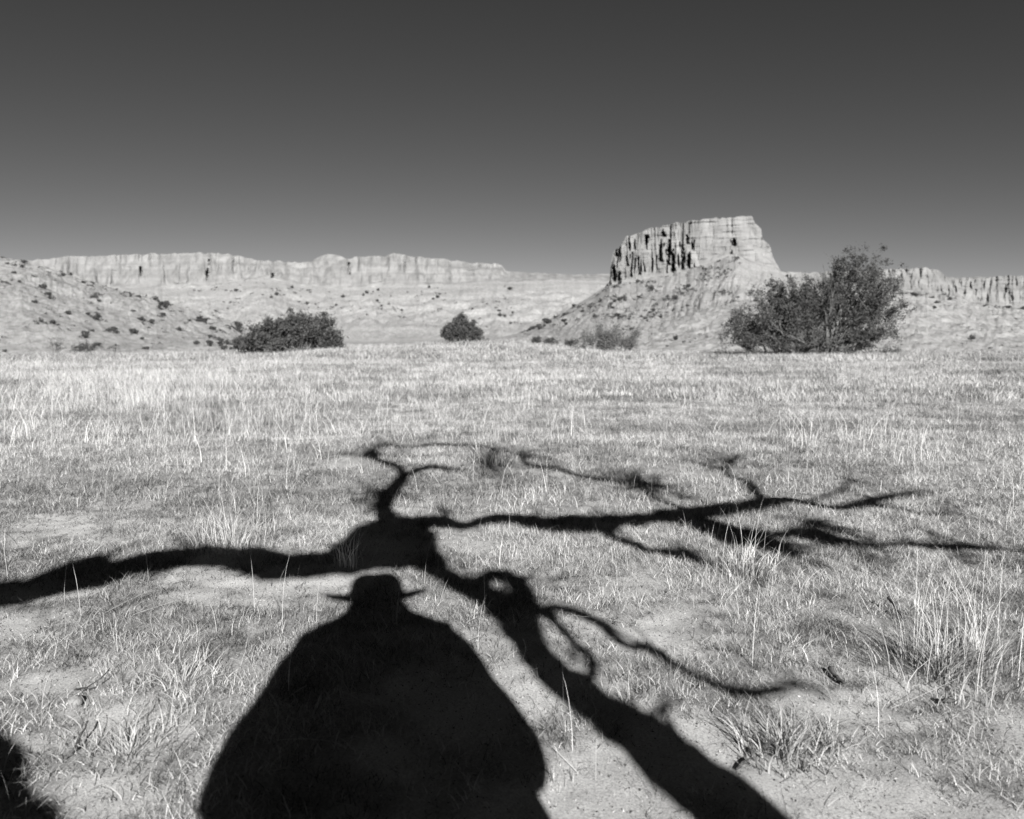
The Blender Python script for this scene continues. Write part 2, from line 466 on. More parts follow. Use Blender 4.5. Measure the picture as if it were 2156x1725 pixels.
ms, PM = escarpment('mesa', xs, m_t + 1.5, m_b, 235, 425, 436, M_mesa, fiss=mf, rib=.8, rib_px=11, gully=.6, col=.6, flw=np.interp(xs, [1300, 1455, 1490, 1530, 1560, 2000], [1, 1, .4, .45, .3, .3]), gully_px=15,
                    steps=3, seed=21, fdepth=12, back=110, slant=1.0, n_tal=150, n_clf=110)

# ridge on the right beyond the big shrub, with a pale dome and small columns
xs = np.arange(1660, 2900, 1.5)
r_t = np.interp(xs, [1660, 1700, 1760, 1830, 1860, 1900, 1945, 1965, 1985, 2000, 2006, 2030, 2060, 2105, 2160, 2300, 2600, 2900],
                [576, 574, 573, 571, 569, 565, 565, 568, 577, 586, 591, 587, 586, 583, 580, 572, 566, 570])
r_b = np.interp(xs, [1660, 1800, 1900, 1990, 2040, 2105, 2200, 2900], [600, 610, 612, 622, 640, 648, 650, 640])
rf = [(1998, 600, 625, 4), (2012, 602, 618, 3), (2044, 592, 610, 4), (2055, 608, 625, 4),
      (2118, 600, 618, 4), (2210, 596, 620, 4)]
rr, PR = escarpment('ridge', xs, r_t, r_b, 210, 400, 412, M_rock, fiss=rf, rib=.7, rib_px=10, gully=1.0, gully_px=20, col=.22, steps=2, seed=31, fdepth=4, back=120, stepw=.3)

def hill(name, xs, crest, Dtoe, Dcrest, Dback, mat, z_toe=-3.2, seed=1, rough=1.0, shape=.85, nr=170):
    xs = np.asarray(xs, float)
    pc = at(xs, crest + (fbm(xs / 12, xs * 0, 4, seed + 5) - .5) * 3, Dcrest)
    P = []
    for i in range(nr):
        v = i / (nr - 1)
        D = Dtoe + (Dcrest - Dtoe) * v
        z = z_toe + (pc[:, 2] - z_toe) * (math.sin(v * math.pi / 2) ** (1 / shape)) ** 1.0
        X = (xs - 1078) / FPX * D / math.cos(PITCH)
        env = math.sin(math.pi * min(v, 1)) ** .5 if v < 1 else 0
        z = z + (fbm(X * .035, D * .035 + X * 0, 5, seed) - .5) * 6.0 * env * rough + (fbm(X * .2, D * .2 + X * 0, 4, seed + 1) - .5) * 1.6 * env * rough + np.abs(fbm(X * .6, D * .6 + X * 0, 3, seed + 4) - .5) * 1.5 * env
        P.append(np.stack([X, D + 0 * X, z], -1))
    for k in range(1, 12):
        f = k / 11
        D = Dcrest + (Dback - Dcrest) * f
        z = pc[:, 2] * (1 - f) + z_toe * f
        P.append(np.stack([pc[:, 0] * D / Dcrest, D + 0 * xs, z], -1))
    P = np.array(P)
    return grid_obj(name, P, mat), P

xs = np.arange(-700, 760, 1.8)
h_c = np.interp(xs, [-700, -200, 0, 57, 100, 150, 200, 280, 370, 450, 520, 620, 700, 760], [556, 558, 562, 568, 579, 593, 605, 626, 647, 668, 688, 712, 726, 732])
hl, PL = hill('hills', xs, h_c, 95, 250, 400, M_hill, seed=41, rough=1.0)
xs = np.arange(1150, 2900, 1.8)
h_c = np.interp(xs, [1150, 1250, 1350, 1441, 1498, 1558, 1640, 1750, 1850, 1950, 2050, 2156, 2400, 2900], [728, 712, 692, 669, 653, 637, 624, 616, 622, 634, 652, 664, 664, 650])
hr, PRH = hill('hills', xs, h_c, 90, 190, 300, M_hill, seed=51, rough=.8)

# ------------------------------------------------------------------ leaves
def leaf_quads(cen, size, squash=1.0):
    """random oriented small leaf faces round centres"""
    n = len(cen)
    a = rng.normal(size=(n, 3)); a /= np.linalg.norm(a, axis=1)[:, None]
    b = np.cross(a, rng.normal(size=(n, 3))); b /= np.linalg.norm(b, axis=1)[:, None]
    s = np.asarray(size) * np.ones(n)
    s1 = s[:, None]; s2 = s1 * .45 * squash
    V = np.stack([cen - a * s1, cen - b * s2, cen + a * s1, cen + b * s2], 1).reshape(-1, 3)
    F = np.arange(n * 4).reshape(n, 4)
    return V, F

def juniper_mesh(k):
    n = 110
    cen = rng.normal(size=(n, 3)); cen /= np.linalg.norm(cen, axis=1)[:, None]
    cen *= (rng.random((n, 1)) ** .4)
    lump = 1 + .35 * np.sin(cen[:, :1] * 5 + k) * np.cos(cen[:, 1:2] * 4 + k)
    cen = cen * lump * [1.0, 1.0, .8]
    cen[:, 2] = cen[:, 2] * .8 + .65
    V, F = leaf_quads(cen, rng.uniform(.18, .34, n), 1.6)
    o = fast_mesh('juniper', V, [F], M_jun, np.repeat(rng.random(n), 4))
    return o
JP = [juniper_mesh(k) for k in range(4)]
jused = [False] * 4
def put_juniper(p, s, label, group, flat=1.0):
    k = random.randrange(4)
    if not jused[k]:
        o = JP[k]; jused[k] = True
    else:
        o = JP[k].copy(); C.objects.link(o)
    o.location = (p[0], p[1], p[2] + .05 * s)
    o.scale = (s * random.uniform(.85, 1.2), s, s * flat * random.uniform(.85, 1.25))
    o.rotation_euler = (0, 0, random.uniform(0, 6.28))
    tag(o, label, 'shrub', group)
def img(p):
    d = np.asarray(p) - [0, 0, CAM_H]
    f = d[1] * math.cos(PITCH) - d[2] * math.sin(PITCH); u = d[1] * math.sin(PITCH) + d[2] * math.cos(PITCH)
    return 1078 + d[0] / f * FPX, 862.5 - u / f * FPX
def scatter(P, n, x0, x1, r0, r1, s0, s1, label, group, dens=None, flat=1.0):
    """x0..x1 bearings, r0..r1 row range of the sheet"""
    R, Cn = P.shape[:2]; k = 0; tries = 0
    while k < n and tries < n * 60:
        tries += 1
        i = random.randint(int(r0 * (R - 1)), int(r1 * (R - 1))); j = random.randrange(Cn)
        x, y = img(P[i, j])
        if not (x0 < x < x1): continue
        if dens is not None and random.random() > dens(x, y): continue
        put_juniper(P[i, j], random.uniform(s0, s1) * 1.25 * P[i, j][1] / 250, label, group, flat); k += 1
clus = lambda x, y: max(0.03, float(vn(x / 38, y / 9, 17)) * 1.9 - .75)
scatter(PL, 112, -60, 640, .02, .80, .45, .95, 'small dark scrub bush dotting the stony slope at the left of the field', 'scrub on the left slope', clus)
scatter(PM[:150], 62, 1110, 1480, .12, .99, .35, .8, 'small dark scrub bush on the debris slope below the mesa', 'scrub on the mesa slope', clus)
scatter(PRH, 36, 1300, 2200, .1, .99, .35, .8, 'small dark scrub bush on the low pale rise around the big shrub', 'scrub on the right rise', clus)
scatter(PC[:110], 26, 480, 1100, .35, .98, .35, .6, 'tiny dark scrub bush on the far debris slope under the long cliff', 'scrub on the far slope', clus)
scatter(PR[:110], 18, 1880, 2200, .5, .98, .4, .8, 'small dark scrub bush under the columned ridge at far right', 'scrub on the right ridge')
rim = PC[181:183]
# scrub along the skyline: too many to count, one mass of tiny bushes
def rim_stuff(name, rows, spans, per, s0, s1, label):
    Vs = []; Fs = []; ts = []; n0 = 0
    for (x0, x1) in spans:
        for x in np.arange(x0, x1, per):
            xx = x + rng.uniform(-per, per)
            pr = rows[0]; px = 1078 + pr[:, 0] / pr[:, 1] * FPX * math.cos(PITCH)
            j = int(np.argmin(np.abs(px - xx))); p = pr[j].copy(); p[1] += rng.uniform(1, 9)
            s = rng.uniform(s0, s1); n = 16
            cen = p + rng.normal(size=(n, 3)) * [s * .8, s * .6, s * .35] + [0, 0, s * .4]
            V, F = leaf_quads(cen, s * .5, 1.6)
            Vs.append(V); Fs.append(F + n0); ts.append(np.repeat(rng.random(n), 4)); n0 += len(V)
    o = fast_mesh(name, np.concatenate(Vs), [np.concatenate(Fs)], M_jun, np.concatenate(ts))
    tag(o, label, 'scrub', kind='stuff')
def slope_stuff(name, spec, label):
    Vs = []; Fs = []; ts = []; n0 = 0
    for (P, r0, r1, x0, x1, n, s0, s1) in spec:
        R_, Cn = P.shape[:2]; k = 0
        while k < n:
            p = P[int(rng.uniform(r0, r1) * (R_ - 1)), rng.integers(Cn)]
            x, y = img(p)
            if not (x0 < x < x1) or rng.random() > clus(x, y): continue
            s = rng.uniform(s0, s1) * 1.15 * p[1] / 250; m = 14
            cen = p + rng.normal(size=(m, 3)) * [s * .7, s * .6, s * .4] + [0, 0, s * .4]
            V, F = leaf_quads(cen, s * .45, 1.6)
            Vs.append(V); Fs.append(F + n0); ts.append(np.repeat(rng.random(m), 4)); n0 += len(V); k += 1
    o = fast_mesh(name, np.concatenate(Vs), [np.concatenate(Fs)], M_jun, np.concatenate(ts))
    tag(o, label, 'scrub', kind='stuff')
slope_stuff('slope_scrub', [(PL, .03, .97, -300, 700, 620, .28, .62), (PM[:150], .1, .99, 1100, 1560, 420, .25, .6), (PRH, .1, .98, 1250, 2400, 200, .2, .5),
                            (PC[:110], .3, .95, 300, 1100, 220, .2, .4), (PR[:110], .5, .98, 1850, 2400, 140, .3, .6), (PM[:150], .55, .62, 1440, 1700, 30, .2, .4)],
            'fine dark scrub sprinkled over all the slopes below the cliffs and the mesa')
rim_stuff('rim_scrub', PC[180:181], [(120, 300), (560, 735), (850, 1060), (1070, 1283), (300, 420), (1060, 1283)], 3.2, .8, 1.7, 'thin dark line of scrub along the skyline of the long far cliff')
rim_stuff('mesa_scrub', PM[260:261], [(1400, 1570), (1450, 1560)], 4.5, .5, 1.1, 'thin dark line of scrub along the flat top of the mesa')

# ------------------------------------------------------------------ shrubs at the edge of the field
def grow(mb, p, d, L, r, depth, tips, curl=.25, split=3, up=.15, sides=5):
    n = 5; pts = [np.array(p, float)]; d = np.array(d, float)
    for i in range(n):
        d = d + rng.normal(size=3) * curl * .5; d[2] += up * .3; d /= np.linalg.norm(d)
        pts.append(pts[-1] + d * L / n)
        if depth <= 1: tips.append((pts[-1].copy(), d.copy()))
    mb.tube(pts, np.linspace(r, r * .45, n + 1), sides, cap=False)
    if depth > 0:
        for k in range(split):
            i = random.randint(2, n)
            dd = d + rng.normal(size=3) * .55; dd /= np.linalg.norm(dd)
            grow(mb, pts[i], dd, L * random.uniform(.5, .75), r * .5, depth - 1, tips, curl, split, up, sides)

def shrub(name, base, stems, leaf_mat, n_leaf, leaf, spread, label, cat, r0=.06, depth=2, group=None, split=3, clip=None, env=None):
    root = empty(name, base)
    mb = MB(); tips = []
    for (off, d, L) in stems:
        grow(mb, off, np.array(d) / np.linalg.norm(d), L, r0, depth, tips, split=split)
    ox = sorted(o[0] for (o, _, _) in stems)
    mb.tube([(ox[0] - .1, 0, -.06), ((ox[0] + ox[-1]) / 2, 0, -.03), (ox[-1] + .1, 0, -.06)], [.12, .22, .12], 8)
    for (o, _, _) in stems: mb.tube([(o[0], 0, -.06), (o[0], o[1], -.02)], [r0 * 1.3, r0 * 1.1], 6)
    mb.build('stems', M_bark_far, root)
    tp = np.array([t[0] for t in tips]); td = np.array([t[1] for t in tips])
    if clip is not None:
        k = clip(tp); tp = tp[k]; td = td[k]
    tp = tp[tp[:, 2] > .1]
    if env is not None:
        ex, eh, dep, nc = env
        ms_ = MB(); extra = []
        for k in range(nc // 2 + 10):
            x1 = rng.uniform(ex[1], ex[-2]); f = rng.uniform(.55, 1.08)
            tgt = np.array([x1, rng.normal() * dep * .3, np.interp(x1, ex, eh) * f])
            o0 = np.array([x1 * .28 + rng.normal() * .3, rng.normal() * .3, 0])
            tt = np.linspace(0, 1, 9)[:, None]
            pts = o0 + (tgt - o0) * tt + np.array([0, 0, .12 * tgt[2]]) * np.sin(tt * math.pi) + rng.normal(size=(9, 3)) * .05 * tt
            ms_.tube(pts, np.linspace(r0 * .35, r0 * .06, 9), 5, cap=False)
            extra.append(pts[4:]); extra.append(pts[6:])
        so3 = ms_.build('shoots', M_bark_far, root); so3['kind'] = 'stuff'
        ex_p = np.concatenate(extra)
        top = lambda q: np.interp(q[:, 0], ex, eh, left=0, right=0) * np.sqrt(np.clip(1 - (q[:, 1] / dep) ** 2, .05, 1))
        q = np.stack([rng.uniform(ex[0], ex[-1], nc * 3), rng.normal(size=nc * 3) * dep * .45, rng.random(nc * 3) ** .8 * max(eh)], -1)
        bump = lambda q: .78 + .32 * vn(q[:, 0] * 1.5 + 50, q[:, 1] * .8 + 9)
        q = q[q[:, 2] < top(q) * bump(q)][:nc]
        tp = tp[tp[:, 2] < top(tp) * (bump(tp) + .12) + .1]
        tp = np.concatenate([tp] + [ex_p + rng.normal(size=ex_p.shape) * .04 for _ in range(max(1, len(tp) // (2 * len(ex_p)) + 1))] + [q + rng.normal(size=q.shape) * [.10, .10, .16] + [0, 0, 0] for _ in range(max(1, len(tp) // (2 * len(q)) + 1))])
    wgt = rng.random(len(tp)) ** 2.2 + .06
    idx = rng.choice(len(tp), n_leaf, p=wgt / wgt.sum())
    cen = tp[idx] + rng.normal(size=(n_leaf, 3)) * spread
    cen[:, 2] = np.maximum(cen[:, 2], .02)
    V, F = leaf_quads(cen, leaf * rng.uniform(.6, 1.4, n_leaf), 1.0)
    ctone = rng.random(len(tp))[idx] * .6 + rng.random(n_leaf) * .4
    fast_mesh('foliage', V, [F], leaf_mat, np.repeat(ctone, 4), parent=root)
    tag(root, label, cat, group)
    return root

def base_at(x, D):
    X = (x - 1078) / FPX * D / math.cos(PITCH)
    return (X, D, float(ground_z(X, D)) - .05)
def fan(n, wid, dep, L0, L1, a0=-70, a1=70, lift=.25):
    st = []
    for i in range(n):
        a = math.radians(a0 + (a1 - a0) * (i + .5) / n + random.uniform(-6, 6))
        b = random.uniform(-.6, .6)
        st.append(((random.uniform(-wid, wid), random.uniform(-dep, dep), 0), (math.sin(a), b, math.cos(a) + lift), random.uniform(L0, L1)))
    return st
# left round shrub with a low trailing skirt
pxm = 52 / FPX
st = fan(17, 1.3, .8, 1.15, 1.55, -66, 60) + [((-1.9, 0, 0), (-.4, -.2, .9), .75), ((-2.4, .2, 0), (-.6, .1, .6), .6), ((-2.9, -.1, 0), (-.6, .1, .55), .5), ((1.9, 0, 0), (.3, 0, .9), .8), ((2.3, 0, 0), (.5, 0, .5), .6)]
shrub('round_shrub', base_at(628, 52), st, M_leaf, 32000, .085, .12, 'round dark shrub with a low trailing left skirt at the far edge of the field', 'shrub', r0=.05, env=([-4.4, -4.2, -3.2, -2.8, -1.6, 0, .6, 1.7, 2.6, 2.9, 3.0], [.3, .8, 1.0, 1.5, 2.4, 2.8, 2.3, 2.6, 2.0, 1.2, .2], 1.6, 90))
st = fan(11, .55, .5, 1.0, 1.35, -80, 80)
shrub('round_shrub', base_at(976, 60), st, M_leaf, 13000, .085, .11, 'small compact dark shrub alone on the bright rise in mid-distance', 'shrub', r0=.05, env=([-1.8, -1.6, -1.0, -.2, .8, 1.4, 2.0], [.2, .9, 1.5, 2.1, 1.6, .9, .3], 1.2, 40))
# loose pale shrub and the low dark ones left of it
st = fan(9, .8, .5, .75, 1.05, -60, 60) + [((-1.7, 0, 0), (-.3, 0, 1), .7), ((-1.3, 0, 0), (0, 0, 1), .75), ((1.1, 0, 0), (.4, 0, .8), .6)]
shrub('loose_shrub', base_at(1288, 51), st, M_leaf_pale, 10000, .05, .15, 'loose pale grey shrub standing below the mesa slope', 'shrub', r0=.025)
st = fan(6, .5, .3, .35, .5, -60, 60)
shrub('low_shrub', base_at(1126, 57), st, M_leaf, 1300, .06, .1, 'leftmost of three low dark shrubs on the rise below the mesa', 'shrub', r0=.02, depth=1, group='low shrubs below the mesa')
shrub('low_shrub', base_at(1160, 56), fan(5, .5, .3, .3, .42, -60, 60), M_leaf, 1200, .06, .1, 'middle one of three low dark shrubs on the rise below the mesa', 'shrub', r0=.02, depth=1, group='low shrubs below the mesa')
shrub('low_shrub', base_at(1195, 55), fan(6, .7, .3, .35, .45, -60, 60), M_leaf, 1500, .06, .1, 'rightmost of three low dark shrubs, beside the loose pale shrub', 'shrub', r0=.02, depth=1, group='low shrubs below the mesa')
# big spreading shrub
st = []
for (off, a, L) in [(0, -62, 3.1), (0, -50, 2.9), (.3, -38, 2.8), (.2, -24, 2.6), (.5, -12, 2.6), (.6, 2, 3.0), (.8, 10, 3.3), (1.0, 18, 3.2), (1.2, 27, 3.4), (.9, 14, 3.7), (1.1, 6, 3.4), (1.0, 38, 3.0), (1.2, 52, 2.8),
                    (.9, 66, 2.6), (1.2, 76, 2.3), (-2.2, -20, 1.3), (-3.0, -30, 1.4), (-3.8, -25, 1.2), (-4.4, -35, .9), (-1.2, -45, 1.9), (2.4, 10, 1.1), (2.0, 40, 1.4), (.2, -70, 2.6)]:
    a = math.radians(a)
    st.append(((off, random.uniform(-.9, .9), 0), (math.sin(a), random.uniform(-.4, .4), math.cos(a)), L))
shrub('big_shrub', base_at(1712, 50), st, M_leaf, 74000, .066, .13, 'large spreading many-stemmed shrub with feathery branches at the right edge of the field', 'shrub', r0=.10, depth=2, split=4, env=([-6.4, -6.1, -5.3, -4.2, -3.6, -2.2, -.8, -.2, .9, 1.6, 2.4, 3.6, 4.6, 5.4, 5.6, 5.5, 5.3], [.7, 1.8, 2.6, 3.5, 4.5, 4.9, 4.6, 4.7, 5.2, 6.2, 6.7, 6.6, 5.6, 4.2, 3.2, 1.6, .4], 2.6, 190))
shrub('low_shrub', base_at(128, 62), fan(4, .2, .2, .7, 1.0, -25, 25), M_leaf_pale, 500, .05, .08, 'thin upright shrub at the far left where field meets slope', 'shrub', r0=.03, depth=1)
shrub('low_shrub', base_at(178, 64), fan(8, .9, .4, .4, .7, -60, 60), M_leaf, 1500, .06, .1, 'low dark shrub just right of the thin upright one at far left', 'shrub', r0=.02, depth=1)

# ------------------------------------------------------------------ grass
def blades(bx, by, L, w, lean, ldir, tone, levels=3, curve=1.6, z0=None, curl=.4):
    """bent tapering blades; lean = horizontal reach over length"""
    n = len(bx)
    z0 = ground_z(bx, by) if z0 is None else z0
    wd = ldir + math.pi / 2 + rng.normal(size=n) * .5
    wx = np.cos(wd) * w / 2; wy = np.sin(wd) * w / 2
    hx = np.cos(ldir) * lean * L; hy = np.sin(ldir) * lean * L
    hz = np.sqrt(np.clip(1 - lean ** 2, .02, 1)) * L
    V = []
    cu = rng.normal(size=n) * curl * L
    for i in range(levels + 1):
        t = i / levels
        px = bx + hx * t ** curve - np.sin(ldir) * cu * t * t; py = by + hy * t ** curve + np.cos(ldir) * cu * t * t
        pz = z0 - .004 + hz * (t if levels < 2 else (1 - (1 - t) ** 1.25))
        k = 1 - .75 * t
        if i < levels:
            V += [np.stack([px - wx * k, py - wy * k, pz], -1), np.stack([px + wx * k, py + wy * k, pz], -1)]
        else:
            V += [np.stack([px, py, pz], -1)]
    nv = 2 * levels + 1
    V = np.stack(V, 1).reshape(-1, 3)
    b = (np.arange(n) * nv)[:, None]
    Q = [b + np.array([2 * i, 2 * i + 1, 2 * i + 3, 2 * i + 2]) for i in range(levels - 1)]
    T = b + np.array([2 * levels - 2, 2 * levels - 1, 2 * levels])
    return V, Q, T, np.repeat(tone, nv)

class Grass:
    def __init__(s): s.V = []; s.Q = []; s.T = []; s.t = []; s.n = 0
    def add(s, *a, **k):
        V, Q, T, t = blades(*a, **k)
        s.V.append(V); s.Q += [q + s.n for q in Q]; s.T.append(T + s.n); s.t.append(t); s.n += len(V)
    def build(s, name, mat, parent=None, origin=None):
        V = np.concatenate(s.V)
        if origin is not None: V = V - origin
        F = ([np.concatenate(s.Q)] if s.Q else []) + [np.concatenate(s.T)]
        return fast_mesh(name, V, F, mat, np.concatenate(s.t), parent=parent)

def field_points(n, y0, y1, power=1.0):
    u = rng.random(n)
    y = np.sqrt(y0 ** 2 + (y1 ** 2 - y0 ** 2) * u) if power == 1 else y0 + (y1 - y0) * u ** power
    hw = .69 * y * 1.18 + .7
    x = (rng.random(n) * 2 - 1) * hw
    return x, y

def greyness(x, y):
    return np.clip((fbm(x * .5, y * .9, 4, 61) - .48) * 4, 0, 1)

G = Grass()
def tufts(n, y0, y1, per, rad, Lm, wm, leanm, keep_fn=None, levels=3, tone0=.62, vary=.17):
    x, y = field_points(n, y0, y1)
    c = cover(x, y); k = rng.random(n) < c if keep_fn is None else rng.random(n) < keep_fn(x, y)
    x, y, c = x[k], y[k], c[k]
    m = len(x)
    sz = rng.uniform(.6, 1.3, m) * (.7 + .5 * c)
    ldir = rng.uniform(0, 2 * math.pi, m)
    tn = np.clip(tone0 + rng.normal(size=m) * vary - .40 * greyness(x * .8, y) - .5 * (fbm(x * 7, y * 4, 3, 91) > .63), 0, 1)
    ii = np.repeat(np.arange(m), per); N = len(ii)
    bx = x[ii] + rng.normal(size=N) * rad * sz[ii]; by = y[ii] + rng.normal(size=N) * rad * sz[ii]
    L = rng.gamma(5, .2, N) * Lm * sz[ii]
    L = np.minimum(L, Lm * 2.4)
    d = ldir[ii] + rng.normal(size=N) * 1.3
    lean = np.clip(rng.normal(size=N) * .22 + leanm, .02, .985)
    tone = np.clip(tn[ii] + rng.normal(size=N) * .14, 0, 1)
    G.add(bx, by, L, wm * rng.uniform(.6, 1.4, N), lean, d, tone, levels=levels)
# close: short curled matted blades and flat litter
tufts(21000, .9, 4.4, 18, .020, .026, .0018, .84, levels=4, vary=.24)
tufts(4500, .9, 4.4, 10, .014, .030, .0022, .75, levels=4, tone0=.15, keep_fn=lambda x, y: .25 + .75 * cover(x, y))
tufts(8000, .9, 4.4, 12, .05, .04, .0018, .95)
tufts(5000, .9, 4.5, 4, .04, .03, .003, .93, keep_fn=lambda x, y: np.full(len(x), .5), tone0=.25)
# middle
tufts(36000, 4.4, 12, 11, .035, .040, .0030, .76, vary=.24)
tufts(9000, 4.4, 14, 14, .05, .05, .004, .7, tone0=.12, keep_fn=lambda x, y: np.clip(fbm(x * 1.2, y * 3, 3, 71) * 5 - 2.4, 0, 1))
tufts(16000, 4.4, 12, 6, .08, .055, .0032, .93, tone0=.5)
# farther
tufts(52000, 12, 30, 7, .08, .085, .0075, .62, levels=2, tone0=.60)
tufts(48000, 30, 62, 5, .2, .14, .018, .6, levels=2, tone0=.55, keep_fn=lambda x, y: np.full(len(x), .85))
tufts(9000, 12, 50, 9, .16, .11, .011, .55, levels=2, tone0=.10, keep_fn=lambda x, y: np.clip(fbm(x * .55, y * .8, 3, 81) * 5 - 2.6, 0, 1))
# taller wispy grass on the left middle distance and scattered bands
def tall_mask(x, y):
    px = 1078 + x / y * FPX; py = 705 + FPX * CAM_H / y
    a = np.exp(-((px - 330) / 380) ** 2) * np.exp(-((py - 860) / 105) ** 2)
    b = np.exp(-((px - 1850) / 260) ** 2) * np.exp(-((py - 940) / 45) ** 2) * .35
    return np.clip(a * 1.1 + b + .05, 0, 1) * np.clip(fbm(x * .6, y * .6, 3, 77) * 2.4 - .6, 0, 1)
tufts(32000, 4.6, 28, 6, .06, .19, .0038, .45, keep_fn=tall_mask, tone0=.80)
go = G.build('dry_grass', M_grass)
tag(go, 'short dry matted grass covering the sandy field', 'grass', kind='stuff')

# scattered single stalks
G = Grass()
x, y = field_points(1500, 1.4, 9.0)
k = rng.random(len(x)) < np.clip(cover(x, y), .15, 1) * .8; x, y = x[k], y[k]; n = len(x)
G.add(x, y, rng.uniform(.08, .34, n), rng.uniform(.0012, .0022, n), np.clip(rng.normal(size=n) * .25 + .3, .02, .97), rng.uniform(0, 6.28, n), rng.uniform(.4, 1, n), levels=5, curve=2.0, curl=.14)
x, y = field_points(700, 1.2, 6.0); n = len(x)     # straws lying flat
G.add(x, y, rng.uniform(.06, .38, n), rng.uniform(.0014, .003, n), np.full(n, .985), rng.uniform(0, 6.28, n), rng.uniform(.2, 1, n), levels=4, curl=.08, curve=1.05, z0=ground_z(x, y) + .012)
so_ = G.build('straw_stalks', M_stalk)
# crumbs of soil, bark and broken leaf strewn on the sand
n = 130000
x, y = field_points(n, .9, 5.5)
cz = ground_z(x, y)
V, F = leaf_quads(np.stack([x, y, cz + .001], -1), rng.uniform(.0012, .0055, n), 1.0)
cr_o = fast_mesh('ground_litter', V, [F], M_grass, np.repeat(np.clip(rng.normal(size=n) * .25 + .25, 0, .62), 4))
tag(cr_o, 'crumbs of broken leaf and soil strewn over the sand', 'litter', kind='stuff')
tag(so_, 'loose pale straw stalks standing and lying in the short grass', 'straw', kind='stuff')

# tufts one can point to
def grass_tuft(px, py, n, rad, L, w, lean, label, tone=.6, fan_dir=None, stalks=0, sL=.3, dark=0.0):
    p = gnd(px, py); p[2] = float(ground_z(p[0], p[1]))
    root = empty('grass_tuft', p)
    for kind, cnt in (('blades', n), ('stalks', stalks)):
        if not cnt: continue
        Gt = Grass()
        a = rng.uniform(0, 2 * math.pi, cnt); r = np.minimum(np.abs(rng.normal(size=cnt)), 1.7) * rad
        bx = p[0] + np.cos(a) * r; by = p[1] + np.sin(a) * r
        dr = a + rng.normal(size=cnt) * .6
        if kind == 'blades':
            Gt.add(bx, by, rng.uniform(.5, 1.3, cnt) * L, rng.uniform(.7, 1.3, cnt) * w, np.clip(lean + rng.normal(size=cnt) * .2, .05, .98), dr, np.clip(tone + rng.normal(size=cnt) * .18, 0, 1), levels=4)
            Gt.build('blades', M_grass, root, origin=p)
        else:
            Gt.add(bx, by, rng.uniform(.6, 1.2, cnt) * sL, np.full(cnt, .0016), np.clip(.25 + rng.normal(size=cnt) * .2, .02, .9), dr, rng.uniform(.5, 1, cnt), levels=6, curve=2.0, curl=.15)
            Gt.build('stalks', M_stalk, root, origin=p)
    tag(root, label, 'grass tuft')
grass_tuft(1650, 1590, 330, .065, .10, .0036, .66, 'spiky dark grass tuft on bare sand near the lower right corner', tone=.35)
grass_tuft(1740, 1575, 120, .04, .08, .003, .6, 'small grass tuft right of the spiky dark one at lower right', tone=.45)
grass_tuft(1985, 1420, 520, .12, .13, .0034, .6, 'large tangled grass tuft with tall pale stalks at the right edge', tone=.4, stalks=42, sL=.33)
grass_tuft(2060, 1400, 300, .10, .12, .0034, .6, 'tangled grass tuft with tall stalks behind the large one at the right edge', tone=.5, stalks=36, sL=.36)
grass_tuft(385, 1450, 260, .07, .07, .0032, .8, 'flattened grass tuft on bare sand left of the hat wearer\'s shadow', tone=.55)
grass_tuft(275, 1590, 420, .12, .07, .0032, .85, 'wide mat of curled dead grass at lower left', tone=.45)
grass_tuft(730, 1200, 40, .03, .16, .0032, .35, 'bright upright grass tuft standing out of the dark tree shadow', tone=.95, stalks=6, sL=.25)
grass_tuft(490, 1152, 240, .16, .16, .0034, .5, 'long-bladed grass tuft along the upper rim of the left limb\'s shadow', tone=.5, stalks=10)
grass_tuft(1565, 1212, 300, .16, .10, .0034, .55, 'pale grass tuft with stalks below the right limb\'s shadow', tone=.7, stalks=26, sL=.34)
grass_tuft(1040, 985, 160, .10, .16, .006, .4, 'dark upright tuft among the faint twig shadows past the middle', tone=.2)

def dark_twig(pts, r, label, name='fallen_twig'):
    P = []
    for (x, y, dz) in pts:
        q = gnd(x, y); q[2] = float(ground_z(q[0], q[1])) + dz; P.append(q)
    P = np.array(P)
    t = np.linspace(0, 1, len(P)); tt = np.linspace(0, 1, len(P) * 4)
    P = np.stack([np.interp(tt, t, P[:, i]) for i in range(3)], -1)
    P += rng.normal(size=P.shape) * r * .25
    mb = MB(); mb.tube(P, np.linspace(r, r * .55, len(P)), 7, rough=.5)
    o = mb.build(name, M_stick, origin=P[0])
    tag(o, label, 'twig')
dark_twig([(138, 1612, .004), (158, 1596, .015), (172, 1578, .03), (187, 1556, .045)], .004, 'dark bent twig lying near the lower left corner')
dark_twig([(1749, 1424, .02), (1760, 1436, .014), (1779, 1454, .006)], .008, 'short thick dark stick on the sand right of the curling branch shadow')
dark_twig([(1868, 1280, .05), (1886, 1294, .03), (1904, 1311, .012)], .006, 'slanting dark stick in the grass left of the tall stalks at right')
dark_twig([(1986, 1487, .01), (1996, 1491, .02), (2008, 1488, .012)], .008, 'short dark stick below the large tuft at the right edge')
dark_twig([(158, 1496, .03), (185, 1480, .02), (215, 1462, .03), (234, 1444, .04)], .0025, 'thin dark twig slanting up from a pebble at lower left')
dark_twig([(1550, 1625, .004), (1580, 1605, .012), (1592, 1588, .02)], .003, 'small curved twig left of the spiky dark tuft')
# pebble at the foot of that twig
p = gnd(160, 1500); mb = MB(); mb.ball((0, 0, 0), (.022, .018, .015), 14, 9)
v = mb.v[0]; v *= (1 + .25 * (np.array([mn.noise(Vector(q) * 60) for q in v]))[:, None])
o = mb.build('pebble', M_stone); o.location = (p[0], p[1], float(ground_z(p[0], p[1])) + .008)
tag(o, 'small pale pebble with a thin twig beside it at lower left', 'pebble')

